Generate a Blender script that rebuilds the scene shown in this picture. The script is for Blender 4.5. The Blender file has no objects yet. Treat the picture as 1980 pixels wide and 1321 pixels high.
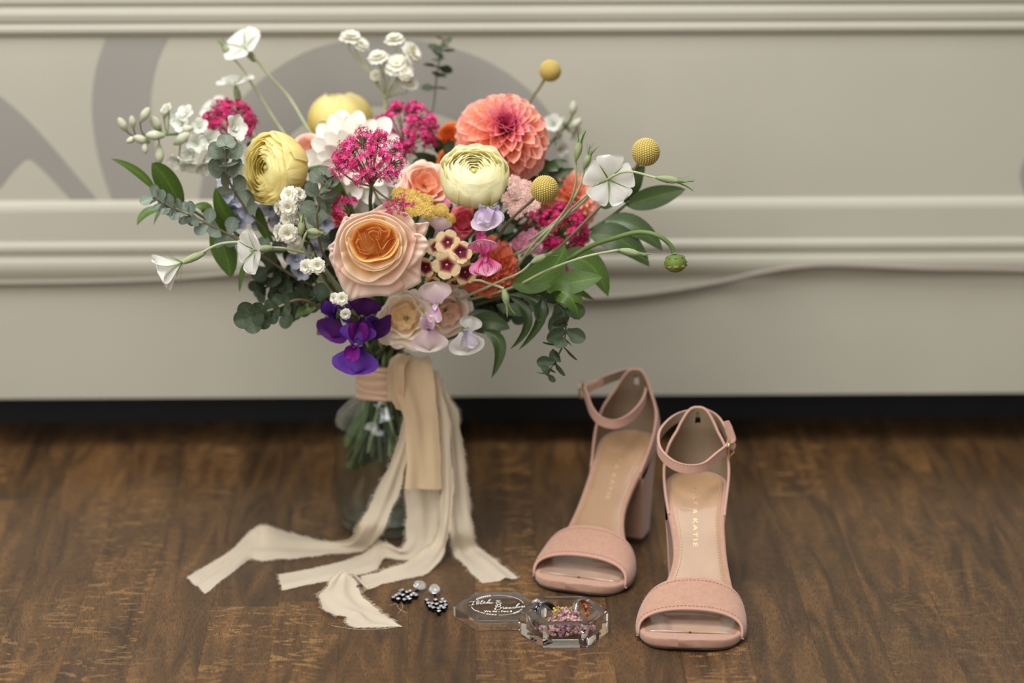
import bpy, math, random
import numpy as np
from mathutils import Matrix, Vector

# ------------------------------------------------------------------ camera, world, light, exposure
SC = bpy.context.scene
COL = SC.collection
FPX = 5500.0
CAM_H = 0.868
PITCH = math.radians(16.6)
YAW = math.radians(-1.1)
cam_d = bpy.data.cameras.new('camera')
cam = bpy.data.objects.new('camera', cam_d); COL.objects.link(cam)
cam_d.sensor_width = 36.0; cam_d.lens = FPX * 36.0 / 1980.0
cam_d.clip_start = 0.05; cam_d.clip_end = 50
cam.location = (0, 0, CAM_H)
cam.rotation_euler = (math.pi / 2 - PITCH, 0, YAW)
cam_d.dof.use_dof = True; cam_d.dof.focus_distance = 2.260; cam_d.dof.aperture_fstop = 2.8
SC.camera = cam
SC.view_settings.view_transform = 'Standard'
SC.view_settings.look = 'None'
SC.view_settings.exposure = 0.06
SC.view_settings.gamma = 1.0
SC.view_settings.use_curve_mapping = False
SC.cycles.max_bounces = 24
SC.cycles.transmission_bounces = 24
SC.cycles.glossy_bounces = 24
SC.cycles.diffuse_bounces = 6
SC.cycles.transparent_max_bounces = 16
SC.cycles.use_denoising = True
SC.cycles.sample_clamp_indirect = 4.0

world = bpy.data.worlds.new('room_ambient'); SC.world = world
world.use_nodes = True
world.node_tree.nodes['Background'].inputs['Color'].default_value = (1.0, 0.97, 0.93, 1)
world.node_tree.nodes['Background'].inputs['Strength'].default_value = 0.38

def area(name, loc, target, sx, sy, power, col):
    l = bpy.data.lights.new(name, 'AREA'); l.shape = 'RECTANGLE'; l.size = sx; l.size_y = sy
    l.energy = power; l.color = col
    o = bpy.data.objects.new(name, l); COL.objects.link(o)
    o.location = loc
    o.rotation_euler = (Vector(target) - Vector(loc)).to_track_quat('-Z', 'Y').to_euler()
    return o
area('window_light', (-1.15, 1.0, 1.9), (-0.05, 2.35, 0.2), 1.2, 1.1, 27, (1.0, 0.965, 0.92))
area('overhead_light', (0.0, 1.85, 1.95), (-0.02, 2.35, 0.1), 0.9, 0.7, 30, (0.96, 0.97, 1.0))
area('front_fill_light', (-1.1, -1.0, 1.7), (0.0, 2.3, 0.25), 1.6, 1.4, 34, (1.0, 0.975, 0.94))  # unseen soft fill added behind the camera to brighten the lower bouquet

# ------------------------------------------------------------------ pixel -> world
_R = np.array(cam.rotation_euler.to_matrix())
_O = np.array([0.0, 0.0, CAM_H])
def _ray(px, py):
    return _R @ np.array([(px - 990.0) / FPX, -(py - 660.5) / FPX, -1.0])
def P(px, py, Y):
    d = _ray(px, py); return _O + d * (Y / d[1])
def F(px, py, z=0.0):
    d = _ray(px, py); return _O + d * ((z - CAM_H) / d[2])
def PX(n, Y=2.3):          # length of n pixels at plane Y
    return n * Y / 5500.0 * 1.02
def nv(r, u, t):           # direction given as right, up, toward the camera
    v = np.array([r, -t, u], float); return v / np.linalg.norm(v)

# ------------------------------------------------------------------ geometry helpers
rnd = random.Random(7)
def unit(v):
    v = np.asarray(v, float); n = np.linalg.norm(v)
    return v / n if n > 1e-12 else v
def cr(pts, n=6):
    p = [np.asarray(q, float) for q in pts]
    p = [2 * p[0] - p[1]] + p + [2 * p[-1] - p[-2]]
    out = []
    for i in range(1, len(p) - 2):
        for k in range(n):
            t = k / n; a, b, c, d = p[i - 1], p[i], p[i + 1], p[i + 2]
            out.append(.5 * ((2 * b) + (c - a) * t + (2 * a - 5 * b + 4 * c - d) * t * t + (3 * b - a - 3 * c + d) * t ** 3))
    out.append(p[-2]); return np.array(out)
def frame(n, roll=0.0, up=(0, 0, 1), loc=(0, 0, 0)):
    z = unit(n); u = np.asarray(up, float)
    if abs(np.dot(z, unit(u))) > .97: u = np.array([0, 1, 0.1])
    x = unit(np.cross(u, z)); y = np.cross(z, x)
    m = Matrix(((x[0], y[0], z[0], loc[0]), (x[1], y[1], z[1], loc[1]), (x[2], y[2], z[2], loc[2]), (0, 0, 0, 1)))
    return m @ Matrix.Rotation(roll, 4, 'Z')
def RZ(a): return Matrix.Rotation(a, 4, 'Z')
def RX(a): return Matrix.Rotation(a, 4, 'X')
def RY(a): return Matrix.Rotation(a, 4, 'Y')
def TR(x, y, z): return Matrix.Translation((x, y, z))
def SCL(s, sy=None, sz=None):
    return Matrix.Diagonal((s, s if sy is None else sy, s if sz is None else sz, 1))
def normals(Pg):
    du = np.gradient(Pg, axis=0); dv = np.gradient(Pg, axis=1)
    n = np.cross(du, dv); l = np.linalg.norm(n, axis=2, keepdims=True); l[l < 1e-12] = 1
    return n / l

class MB:
    def __init__(s): s.V = []; s.F = []; s.UV = []; s.MI = []; s.n = 0
    def add(s, V, Fc, UV=None, mi=0, M=None):
        V = np.asarray(V, float)
        if M is not None:
            A = np.array(M); V = V @ A[:3, :3].T + A[:3, 3]
        s.V.append(V); o = s.n; s.n += len(V)
        if UV is None: UV = np.zeros((len(V), 2))
        s.UV.append(np.asarray(UV, float))
        for f in Fc: s.F.append(tuple(i + o for i in f)); s.MI.append(mi)
        return s
    def grid(s, Pg, cv=False, mi=0, M=None, flip=False, skip=None):
        nu, nvv = Pg.shape[:2]
        uu, vv = np.meshgrid(np.linspace(0, 1, nu), np.linspace(0, 1, nvv), indexing='ij')
        Fc = []
        for i in range(nu - 1):
            for j in range(nvv if cv else nvv - 1):
                if skip and skip(i, j): continue
                k = (j + 1) % nvv
                f = (i * nvv + j, (i + 1) * nvv + j, (i + 1) * nvv + k, i * nvv + k)
                Fc.append(f[::-1] if flip else f)
        return s.add(Pg.reshape(-1, 3), Fc, np.stack([uu, vv], 2).reshape(-1, 2), mi, M)
    def slab(s, Pg, t, mi=0, mi2=None, skip=None, sides=True):
        """solid sheet: outer grid, inner grid offset by t along -normal, rims"""
        N = normals(Pg); Q = Pg - N * t
        s.grid(Pg, mi=mi, skip=skip); s.grid(Q, mi=mi if mi2 is None else mi2, flip=True, skip=skip)
        if sides:
            for a, b in ((Pg[0], Q[0]), (Q[-1], Pg[-1]), (Q[:, 0], Pg[:, 0]), (Pg[:, -1], Q[:, -1])):
                s.grid(np.stack([a, b], 0), mi=mi)
        return s
    def tube(s, pts, r, n=6, mi=0, M=None, closed=False, cap=True):
        pts = np.asarray(pts, float); m = len(pts)
        r = np.full(m, r, float) if np.isscalar(r) else np.interp(np.linspace(0, 1, m), np.linspace(0, 1, len(r)), r)
        T = np.gradient(pts, axis=0)
        if closed: T = np.roll(pts, -1, 0) - np.roll(pts, 1, 0)
        a = np.array([0, 0, 1.0]); t0 = unit(T[0])
        if abs(t0[2]) > .9: a = np.array([1.0, 0, 0])
        x = unit(np.cross(a, t0)); rows = []
        for i in range(m):
            t = unit(T[i]); x = unit(x - t * np.dot(x, t)); y = np.cross(t, x)
            an = np.arange(n) * 2 * math.pi / n
            rows.append(pts[i] + r[i] * (np.cos(an)[:, None] * x + np.sin(an)[:, None] * y))
        if closed: rows.append(rows[0])
        s.grid(np.array(rows), cv=True, mi=mi, M=M, flip=True)
        if cap and not closed:
            o = s.n - m * n
            s.F.append(tuple(o + k for k in range(n))); s.MI.append(mi)
            s.F.append(tuple(s.n - 1 - k for k in range(n))); s.MI.append(mi)
        return s
    def lathe(s, prof, n=24, mi=0, M=None, flip=False):
        an = np.arange(n) * 2 * math.pi / n
        Pg = np.array([[(r * math.cos(a), r * math.sin(a), z) for a in an] for r, z in prof])
        return s.grid(Pg, cv=True, mi=mi, M=M, flip=not flip)
    def ball(s, r, n=8, M=None, mi=0, sz=1.0):
        return s.lathe([(max(1e-6, r * math.sin(math.pi * k / n)), -r * sz * math.cos(math.pi * k / n)) for k in range(n + 1)], n=max(6, int(n * 1.3)), mi=mi, M=M)
    def prism(s, poly, z0, z1, mi=0, M=None):
        n = len(poly)
        V = [(x, y, z0) for x, y in poly] + [(x, y, z1) for x, y in poly]
        Fc = [tuple(range(n))[::-1], tuple(range(n, 2 * n))] + [(i, (i + 1) % n, n + (i + 1) % n, n + i) for i in range(n)]
        return s.add(V, Fc, None, mi, M)
    def mesh(s, name, mats, smooth=True, inv=None, sharp=0):
        me = bpy.data.meshes.new(name)
        V = np.concatenate(s.V)
        if inv is not None:
            A = np.array(inv); V = V @ A[:3, :3].T + A[:3, 3]
        UV = np.concatenate(s.UV)
        me.from_pydata(V.tolist(), [], s.F)
        mats = mats if isinstance(mats, (list, tuple)) else [mats]
        for m in mats: me.materials.append(m)
        idx = np.zeros(len(me.loops), dtype=np.int32); me.loops.foreach_get('vertex_index', idx)
        ul = me.uv_layers.new(name='UVMap'); ul.data.foreach_set('uv', UV[idx].ravel().astype(np.float32))
        if len(mats) > 1: me.polygons.foreach_set('material_index', s.MI)
        me.polygons.foreach_set('use_smooth', [smooth] * len(me.polygons))
        me.update()
        if sharp: me.set_sharp_from_angle(angle=math.radians(sharp))
        return me
    def build(s, name, mats, parent=None, smooth=True, sharp=0, **props):
        """verts are in world space; they are put into the parent's space"""
        inv = WM[parent.name].inverted() if parent else None
        return ob(name, s.mesh(name, mats, smooth, inv, sharp), parent, **props)
WM = {}
def ob(name, me, parent=None, M=None, **props):
    o = bpy.data.objects.new(name, me); COL.objects.link(o)
    if M is not None: o.matrix_basis = M
    if parent: o.parent = parent
    WM[o.name] = (WM[parent.name] if parent else Matrix()) @ (M if M is not None else Matrix())
    for k, v in props.items(): o[k] = v
    return o
def thing(name, label, cat, M=None, group=None):
    if M is not None and not isinstance(M, Matrix): M = TR(*[float(c) for c in M])
    return ob(name, None, None, M, label=label, category=cat, **({'group': group} if group else {}))
def tag(o, label, cat, group=None):
    o['label'] = label; o['category'] = cat
    if group: o['group'] = group
    return o

# ------------------------------------------------------------------ materials
def lin(c):
    return tuple([((x / 255) / 12.92 if x / 255 <= .04045 else ((x / 255 + .055) / 1.055) ** 2.4) for x in c] + [1.0])
def _mat(name):
    m = bpy.data.materials.new(name); m.use_nodes = True
    nt = m.node_tree; nt.nodes.clear()
    out = nt.nodes.new('ShaderNodeOutputMaterial')
    b = nt.nodes.new('ShaderNodeBsdfPrincipled'); nt.links.new(b.outputs[0], out.inputs[0])
    return m, nt, b, out
def N_(nt, t, **kw):
    n = nt.nodes.new(t)
    for k, v in kw.items(): setattr(n, k, v)
    return n
def ramp(nt, stops):
    r = nt.nodes.new('ShaderNodeValToRGB'); e = r.color_ramp.elements
    while len(e) < len(stops): e.new(.5)
    for i, (p, c) in enumerate(stops):
        e[i].position = p; e[i].color = c
    return r
def mixc(nt, fac, a, b, mode='MIX'):
    m = nt.nodes.new('ShaderNodeMix'); m.data_type = 'RGBA'; m.blend_type = mode
    for i, v in ((0, fac), (6, a), (7, b)):
        if hasattr(v, 'is_output') or isinstance(v, bpy.types.NodeSocket): nt.links.new(v, m.inputs[i])
        elif v is not None: m.inputs[i].default_value = v
    return m.outputs[2]
def plain(name, col, rough=.6, metal=0.0, spec=.5, noise=0, nscale=40, bump=0, bscale=400, coat=0, sheen=0, trans=0, col2=None):
    m, nt, b, out = _mat(name)
    b.inputs['Base Color'].default_value = lin(col)
    b.inputs['Roughness'].default_value = rough; b.inputs['Metallic'].default_value = metal
    b.inputs['Specular IOR Level'].default_value = spec
    b.inputs['Coat Weight'].default_value = coat; b.inputs['Sheen Weight'].default_value = sheen
    cs = None
    tc = N_(nt, 'ShaderNodeTexCoord')
    if noise or col2:
        nz = N_(nt, 'ShaderNodeTexNoise'); nz.inputs['Scale'].default_value = nscale; nz.inputs['Detail'].default_value = 4
        nt.links.new(tc.outputs['Object'], nz.inputs['Vector'])
        if col2: r = ramp(nt, [(.35, lin(col)), (.65, lin(col2))])
        else: r = ramp(nt, [(.3, lin([c * (1 - noise) for c in col])), (.7, lin([min(255, c * (1 + noise * .6)) for c in col]))])
        nt.links.new(nz.outputs[0], r.inputs[0]); nt.links.new(r.outputs[0], b.inputs['Base Color']); cs = r.outputs[0]
    if bump:
        nb = N_(nt, 'ShaderNodeTexNoise'); nb.inputs['Scale'].default_value = bscale; nb.inputs['Detail'].default_value = 3
        nt.links.new(tc.outputs['Object'], nb.inputs['Vector'])
        bm = N_(nt, 'ShaderNodeBump'); bm.inputs['Strength'].default_value = bump; bm.inputs['Distance'].default_value = .0006
        nt.links.new(nb.outputs[0], bm.inputs['Height']); nt.links.new(bm.outputs[0], b.inputs['Normal'])
    if trans:
        tr = N_(nt, 'ShaderNodeBsdfTranslucent'); tr.inputs['Color'].default_value = lin(col)
        if cs: nt.links.new(cs, tr.inputs['Color'])
        mx = N_(nt, 'ShaderNodeMixShader'); mx.inputs[0].default_value = trans
        nt.links.new(b.outputs[0], mx.inputs[1]); nt.links.new(tr.outputs[0], mx.inputs[2]); nt.links.new(mx.outputs[0], out.inputs[0])
    return m
def petalm(name, stops, trans=.3, vein=.12, rough=.6, vs=26.0, spec=.25, edge=None, blotch=None, coord='u', streak=None):
    """petal colour along its length (UV u: base 0 -> tip 1), fine veins across v; optional pale edge (v)"""
    m, nt, b, out = _mat(name)
    b.inputs['Roughness'].default_value = rough; b.inputs['Specular IOR Level'].default_value = spec
    tc = N_(nt, 'ShaderNodeTexCoord'); sp = N_(nt, 'ShaderNodeSeparateXYZ'); nt.links.new(tc.outputs['UV'], sp.inputs[0])
    r = ramp(nt, [(p, lin(c)) for p, c in stops]); nt.links.new(sp.outputs[0], r.inputs[0])
    mp = N_(nt, 'ShaderNodeMapping'); mp.inputs['Scale'].default_value = (2.2, vs, 1); nt.links.new(tc.outputs['UV'], mp.inputs[0])
    nz = N_(nt, 'ShaderNodeTexNoise'); nz.inputs['Scale'].default_value = 1.0; nz.inputs['Detail'].default_value = 3
    nt.links.new(mp.outputs[0], nz.inputs['Vector'])
    c = r.outputs[0]
    vr = ramp(nt, [(.3, (1 - vein, 1 - vein, 1 - vein, 1)), (.6, (1, 1, 1, 1))]); nt.links.new(nz.outputs[0], vr.inputs[0])
    c = mixc(nt, 1.0, c, vr.outputs[0], 'MULTIPLY')
    if streak:
        sr = ramp(nt, [(.5, (0, 0, 0, 1)), (.58, (1, 1, 1, 1))]); nt.links.new(nz.outputs[0], sr.inputs[0])
        c = mixc(nt, sr.outputs[0], c, lin(streak))
    if edge:
        mt = N_(nt, 'ShaderNodeMath', operation='SUBTRACT'); mt.inputs[1].default_value = .5; nt.links.new(sp.outputs[1], mt.inputs[0])
        ab = N_(nt, 'ShaderNodeMath', operation='ABSOLUTE'); nt.links.new(mt.outputs[0], ab.inputs[0])
        er = ramp(nt, [(.3, (0, 0, 0, 1)), (.5, (1, 1, 1, 1))]); nt.links.new(ab.outputs[0], er.inputs[0])
        c = mixc(nt, er.outputs[0], c, lin(edge))
    nt.links.new(c, b.inputs['Base Color'])
    if trans:
        tr = N_(nt, 'ShaderNodeBsdfTranslucent'); nt.links.new(c, tr.inputs['Color'])
        mx = N_(nt, 'ShaderNodeMixShader'); mx.inputs[0].default_value = trans
        nt.links.new(b.outputs[0], mx.inputs[1]); nt.links.new(tr.outputs[0], mx.inputs[2]); nt.links.new(mx.outputs[0], out.inputs[0])
    return m
# ------------------------------------------------------------------ the setting
def wood_mat():
    m, nt, b, out = _mat('oak_floor')
    ge = N_(nt, 'ShaderNodeNewGeometry'); oi = N_(nt, 'ShaderNodeObjectInfo')
    off = N_(nt, 'ShaderNodeVectorMath', operation='SCALE'); off.inputs[0].default_value = (3.1, 17.7, 0.0)
    nt.links.new(oi.outputs['Random'], off.inputs['Scale'])
    ad = N_(nt, 'ShaderNodeVectorMath', operation='ADD'); nt.links.new(ge.outputs['Position'], ad.inputs[0]); nt.links.new(off.outputs[0], ad.inputs[1])
    def nz(sx, sy, det=4, dist=0, rough=.55):
        mp = N_(nt, 'ShaderNodeMapping'); mp.inputs['Scale'].default_value = (sx, sy, 1); nt.links.new(ad.outputs[0], mp.inputs[0])
        n = N_(nt, 'ShaderNodeTexNoise'); n.inputs['Scale'].default_value = 1; n.inputs['Detail'].default_value = det
        n.inputs['Distortion'].default_value = dist; n.inputs['Roughness'].default_value = rough
        nt.links.new(mp.outputs[0], n.inputs['Vector']); return n.outputs[0]
    base = ramp(nt, [(.28, lin((60, 43, 28))), (.5, lin((90, 65, 39))), (.72, lin((120, 87, 51)))])
    nt.links.new(nz(55, 7, 5, 1.2), base.inputs[0])
    # ray flecks across the grain
    fl = ramp(nt, [(.56, (0, 0, 0, 1)), (.62, (1, 1, 1, 1))]); nt.links.new(nz(32, 85, 2, 1.8), fl.inputs[0])
    fz = ramp(nt, [(.46, (0, 0, 0, 1)), (.58, (.7, .7, .7, 1))]); nt.links.new(nz(9, 2.5, 2), fz.inputs[0])
    pr_ = ramp(nt, [(.45, (.12, .12, .12, 1)), (.6, (1, 1, 1, 1))]); nt.links.new(oi.outputs['Random'], pr_.inputs[0])
    fm = mixc(nt, 1.0, fl.outputs[0], fz.outputs[0], 'MULTIPLY'); fm = mixc(nt, 1.0, fm, pr_.outputs[0], 'MULTIPLY')
    c = mixc(nt, fm, base.outputs[0], lin((148, 112, 68)))
    # open pores along the grain
    po = ramp(nt, [(.42, (1, 1, 1, 1)), (.50, (0, 0, 0, 1))]); nt.links.new(nz(2800, 120, 2, .15, .5), po.inputs[0])
    ps = N_(nt, 'ShaderNodeMath', operation='MULTIPLY'); ps.inputs[1].default_value = .72; nt.links.new(po.outputs[0], ps.inputs[0])
    c = mixc(nt, ps.outputs[0], c, lin((44, 34, 27)))
    # board to board tone
    vr = ramp(nt, [(0, (.78, .77, .77, 1)), (.5, (.98, .97, .95, 1)), (1, (1.18, 1.14, 1.08, 1))]); nt.links.new(oi.outputs['Random'], vr.inputs[0])
    c = mixc(nt, 1.0, c, vr.outputs[0], 'MULTIPLY')
    nt.links.new(c, b.inputs['Base Color'])
    rr = ramp(nt, [(.3, (.30, .30, .30, 1)), (.7, (.46, .46, .46, 1))]); nt.links.new(nz(14, 10, 3), rr.inputs[0])
    nt.links.new(rr.outputs[0], b.inputs['Roughness'])
    bm = N_(nt, 'ShaderNodeBump'); bm.inputs['Strength'].default_value = .35; bm.inputs['Distance'].default_value = .0004; bm.invert = True
    nt.links.new(po.outputs[0], bm.inputs['Height']); nt.links.new(bm.outputs[0], b.inputs['Normal'])
    b.inputs['Specular IOR Level'].default_value = .5
    return m
OAK = wood_mat()
DARK = plain('black_kickboard', (24, 24, 29), .55, noise=.1)
WALLP = plain('cream_paint', (177, 173, 157), .55, spec=.35, noise=.035, nscale=3.5, bump=.15, bscale=120)
GREYP = plain('grey_scroll_paint', (146, 142, 134), .6, noise=.03, nscale=5)
GAPM = plain('joint_dark', (30, 22, 16), .9)

WY = 2.558
fl = MB().prism([(-2.2, .2), (2.2, .2), (2.2, 2.70), (-2.2, 2.70)], -.03, -.0125).build('floor', GAPM, None, False, kind='structure')
PW = .0535
x0 = F(920, 1270)[0]
pk = {}
def plank_mesh(L):
    L = round(L, 2)
    if L not in pk:
        w = PW / 2 - .00002; b = .00014; mb = MB(); y = L - .0003
        ring = lambda z, i: [(-w + i, .0003 + i, z), (w - i, .0003 + i, z), (w - i, y - i, z), (-w + i, y - i, z)]
        V = ring(-.012, 0) + ring(-b, 0) + ring(0, b)
        Fc = [(3, 2, 1, 0), (8, 9, 10, 11)]
        for k in (0, 4):
            for i in range(4): Fc.append((k + i, k + (i + 1) % 4, k + 4 + (i + 1) % 4, k + 4 + i))
        pk[L] = mb.add(V, Fc).mesh('plank', OAK, False)
    return pk[L]
prnd = random.Random(21)
fixed = {-4: 1172, -5: None, 6: 1150, 4: 1128}
for i in range(-22, 24):
    xc = x0 + (i + .5) * PW
    cuts = [1.15]
    fj = fixed.get(i)
    if fj:
        cuts.append(round(F(990, fj)[1], 2)); cuts.append(2.67)
    else:
        y = 1.15 + prnd.uniform(.15, .8)
        while y < 2.5: cuts.append(round(y, 2)); y += prnd.uniform(.5, 1.1)
        cuts.append(2.67)
    for a, c in zip(cuts[:-1], cuts[1:]):
        ob('plank', plank_mesh(c - a), fl, TR(xc, a, 0))

def zw(py, Y=WY): return P(990, py, Y)[2]
# wall with its mouldings: one profile (image row, relief toward the camera in mm) run along the wall
prof = [(-700, 9), (-18, 9), (-14, 14), (2, 15), (7, 12), (8, 7), (12, 7), (15, 13), (26, 17), (38, 14), (43, 9), (46, 9), (50, 14), (58, 15), (64, 10), (68, 2), (71, 0),
        (384, 0), (388, 5), (396, 11), (405, 14), (409, 14), (464, 14), (467, 17), (472, 21), (480, 22), (486, 19), (489, 16), (496, 16), (499, 19), (506, 22), (516, 22), (526, 18), (533, 12), (540, 8), (544, 7), (766, 7)]
W = MB()
rows = []
for py, off in prof:
    off = off * .34
    z = zw(py, WY - off / 1000); rows.append([(x, WY - off / 1000, z) for x in (-2.2, 0, 2.2)])
rows.append([(x, WY + .09, rows[-1][0][2]) for x in (-2.2, 0, 2.2)])
rows.append([(x, WY + .09, rows[-2][0][2] + .9) for x in (-2.2, 0, 2.2)])
rows.append([(x, rows[0][0][1], rows[-1][0][2]) for x in (-2.2, 0, 2.2)])
wall = W.grid(np.array(rows, float)[::-1]).build('wall_back', WALLP, None, False, kind='structure')
KB = MB().prism([(-2.2, WY + .085), (2.2, WY + .085), (2.2, WY + .11), (-2.2, WY + .11)], 0, .07).build('baseboard_back', DARK, None, False, kind='structure')

def scroll(outer, inner):
    """painted scroll: a thin raised coat between two boundary curves on the panel"""
    a = cr([P(x, y, WY) for x, y in outer], 8); b = cr([P(x, y, WY) for x, y in inner], 8)
    n = 40
    ra = np.array([[np.interp(t, np.linspace(0, 1, len(a)), a[:, k]) for k in range(3)] for t in np.linspace(0, 1, n)])
    rb = np.array([[np.interp(t, np.linspace(0, 1, len(b)), b[:, k]) for k in range(3)] for t in np.linspace(0, 1, n)])
    g = np.stack([ra * (1 - t) + rb * t for t in np.linspace(0, 1, 4)], 1); g[:, :, 1] = WY - .0006
    if np.mean(normals(g)[:, :, 1]) > 0: g = g[:, ::-1]
    MB().slab(g, .0006).build('painted_scroll', GREYP, wall, False)
scroll([(205, 72), (186, 130), (178, 200), (184, 270), (198, 330), (216, 383)], [(325, 72), (304, 120), (291, 190), (297, 270), (314, 330), (340, 383)])
scroll([(0, 185), (50, 228), (100, 282), (145, 335), (186, 383)], [(0, 362), (30, 325), (56, 306), (92, 336), (136, 383)])
scroll([(0, 185), (-60, 150), (-140, 140), (-215, 190), (-240, 255)], [(0, 362), (-60, 383), (-140, 383), (-205, 330), (-239, 260)])
scroll([(384, 383), (400, 310), (440, 225), (500, 158), (580, 105), (660, 80), (740, 74), (840, 84), (930, 112), (1005, 158), (1060, 215), (1095, 290), (1112, 383)],
       [(505, 383), (515, 335), (545, 275), (590, 235), (640, 215), (700, 205), (740, 203), (800, 208), (860, 222), (910, 245), (950, 280), (980, 325), (990, 383)])
scroll([(1972, 340), (1976, 318), (1990, 296), (2020, 285)], [(1972, 342), (1977, 362), (1990, 385 - 3), (2020, 383)])
# added thin tube, darker in colour, standing in for a shaded crease along the moulding
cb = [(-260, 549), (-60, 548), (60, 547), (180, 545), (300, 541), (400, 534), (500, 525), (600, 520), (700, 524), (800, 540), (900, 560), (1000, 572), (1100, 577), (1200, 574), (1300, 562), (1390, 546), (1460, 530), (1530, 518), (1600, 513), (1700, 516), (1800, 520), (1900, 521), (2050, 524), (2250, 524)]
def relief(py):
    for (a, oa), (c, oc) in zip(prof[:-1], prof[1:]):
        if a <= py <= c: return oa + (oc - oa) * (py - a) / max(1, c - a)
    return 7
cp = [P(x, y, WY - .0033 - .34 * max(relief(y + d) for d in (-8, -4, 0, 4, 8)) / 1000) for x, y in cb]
crease_line = MB().tube(cr(cp, 6), .0027, 8).build('crease_line', plain('crease_shade', (138, 130, 116), .6), None)
tag(crease_line, 'thin darker line standing in for a shaded crease along the lower moulding of the cream wall', 'crease_line')
# ------------------------------------------------------------------ sandals
SUEDE = plain('pink_suede', (178, 138, 117), .9, spec=.15, noise=.04, nscale=260, bump=.25, bscale=1800, sheen=.35)
SUEDE2 = plain('pink_suede_edge', (188, 147, 129), .85, spec=.2, sheen=.2)
TAN = plain('tan_lining', (132, 114, 92), .5, spec=.4, noise=.04, nscale=60, bump=.1, bscale=700)
INS = plain('tan_insole', (164, 129, 95), .46, spec=.4, noise=.05, nscale=50, coat=.1)
PADM = plain('glossy_toe_pad', (168, 142, 124), .12, spec=.8, coat=.5, noise=.05, nscale=80)
SOLE = plain('dark_outsole', (62, 50, 42), .6)
TIPM = plain('heel_tip_rubber', (58, 46, 38), .6)
GOLDM = plain('pale_gold_metal', (214, 190, 150), .2, metal=1)
THREAD = plain('stitch_thread', (222, 190, 168), .7)
LOGOM = plain('gold_foil', (190, 164, 122), .4, metal=.3)
SZ = [(0, 86), (14, 85), (28, 83.5), (42, 80), (56, 72), (70, 61), (85, 47), (98, 35), (110, 25), (122, 17.5), (134, 12.5), (146, 10), (160, 9), (176, 9), (184, 10), (190, 11.5)]
SW = [(27, 26.5), (40, 26), (55, 24), (72, 21.8), (90, 22), (106, 26.5), (121, 34), (136, 40), (150, 42), (162, 41.5), (172, 38.5), (180, 33), (185, 26.5), (188.5, 17), (190, 4)]
_sz = cr([(a, b, 0) for a, b in SZ], 6); _sw = cr([(a, b, 0) for a, b in SW], 6)
def foot_z(s): return float(np.interp(s, _sz[:, 0], _sz[:, 1]))
def foot_w(s):
    if s < 27: return max(.6, math.sqrt(max(0, 26.5 ** 2 - (26.5 * (27 - s) / 27) ** 2)))
    return float(np.interp(s, _sw[:, 0], _sw[:, 1]))
def foot_c(s): return 5.5 * math.exp(-((s - 95) / 30.0) ** 2) - 2.0 * max(0, (s - 150) / 40) ** 2   # inward swing of the waist
def s_samples(a, b, n):
    t = np.linspace(0, math.pi, n); return a + (b - a) * (1 - np.cos(t)) / 2
SHZ = [.0, .0]
def stitches(name, pts, nrm, parent, mat, r=.0003, seg=.0022, gap=.0011):
    pts = np.asarray(pts); d = np.concatenate([[0], np.cumsum(np.linalg.norm(np.diff(pts, axis=0), axis=1))])
    mb = MB(); s = .001
    while s + seg < d[-1]:
        q = [np.array([np.interp(x, d, pts[:, k]) for k in range(3)]) for x in (s, s + seg / 2, s + seg)]
        n_ = [np.array([np.interp(s + seg / 2, d, nrm[:, k]) for k in range(3)])] if hasattr(nrm, 'shape') and nrm.ndim == 2 else [np.asarray(nrm)]
        q[1] = q[1] + n_[0] * r * .8
        mb.tube(q, r, 4); s += seg + gap
    if mb.n: return mb.build(name, mat, parent, kind='stuff')
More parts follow.
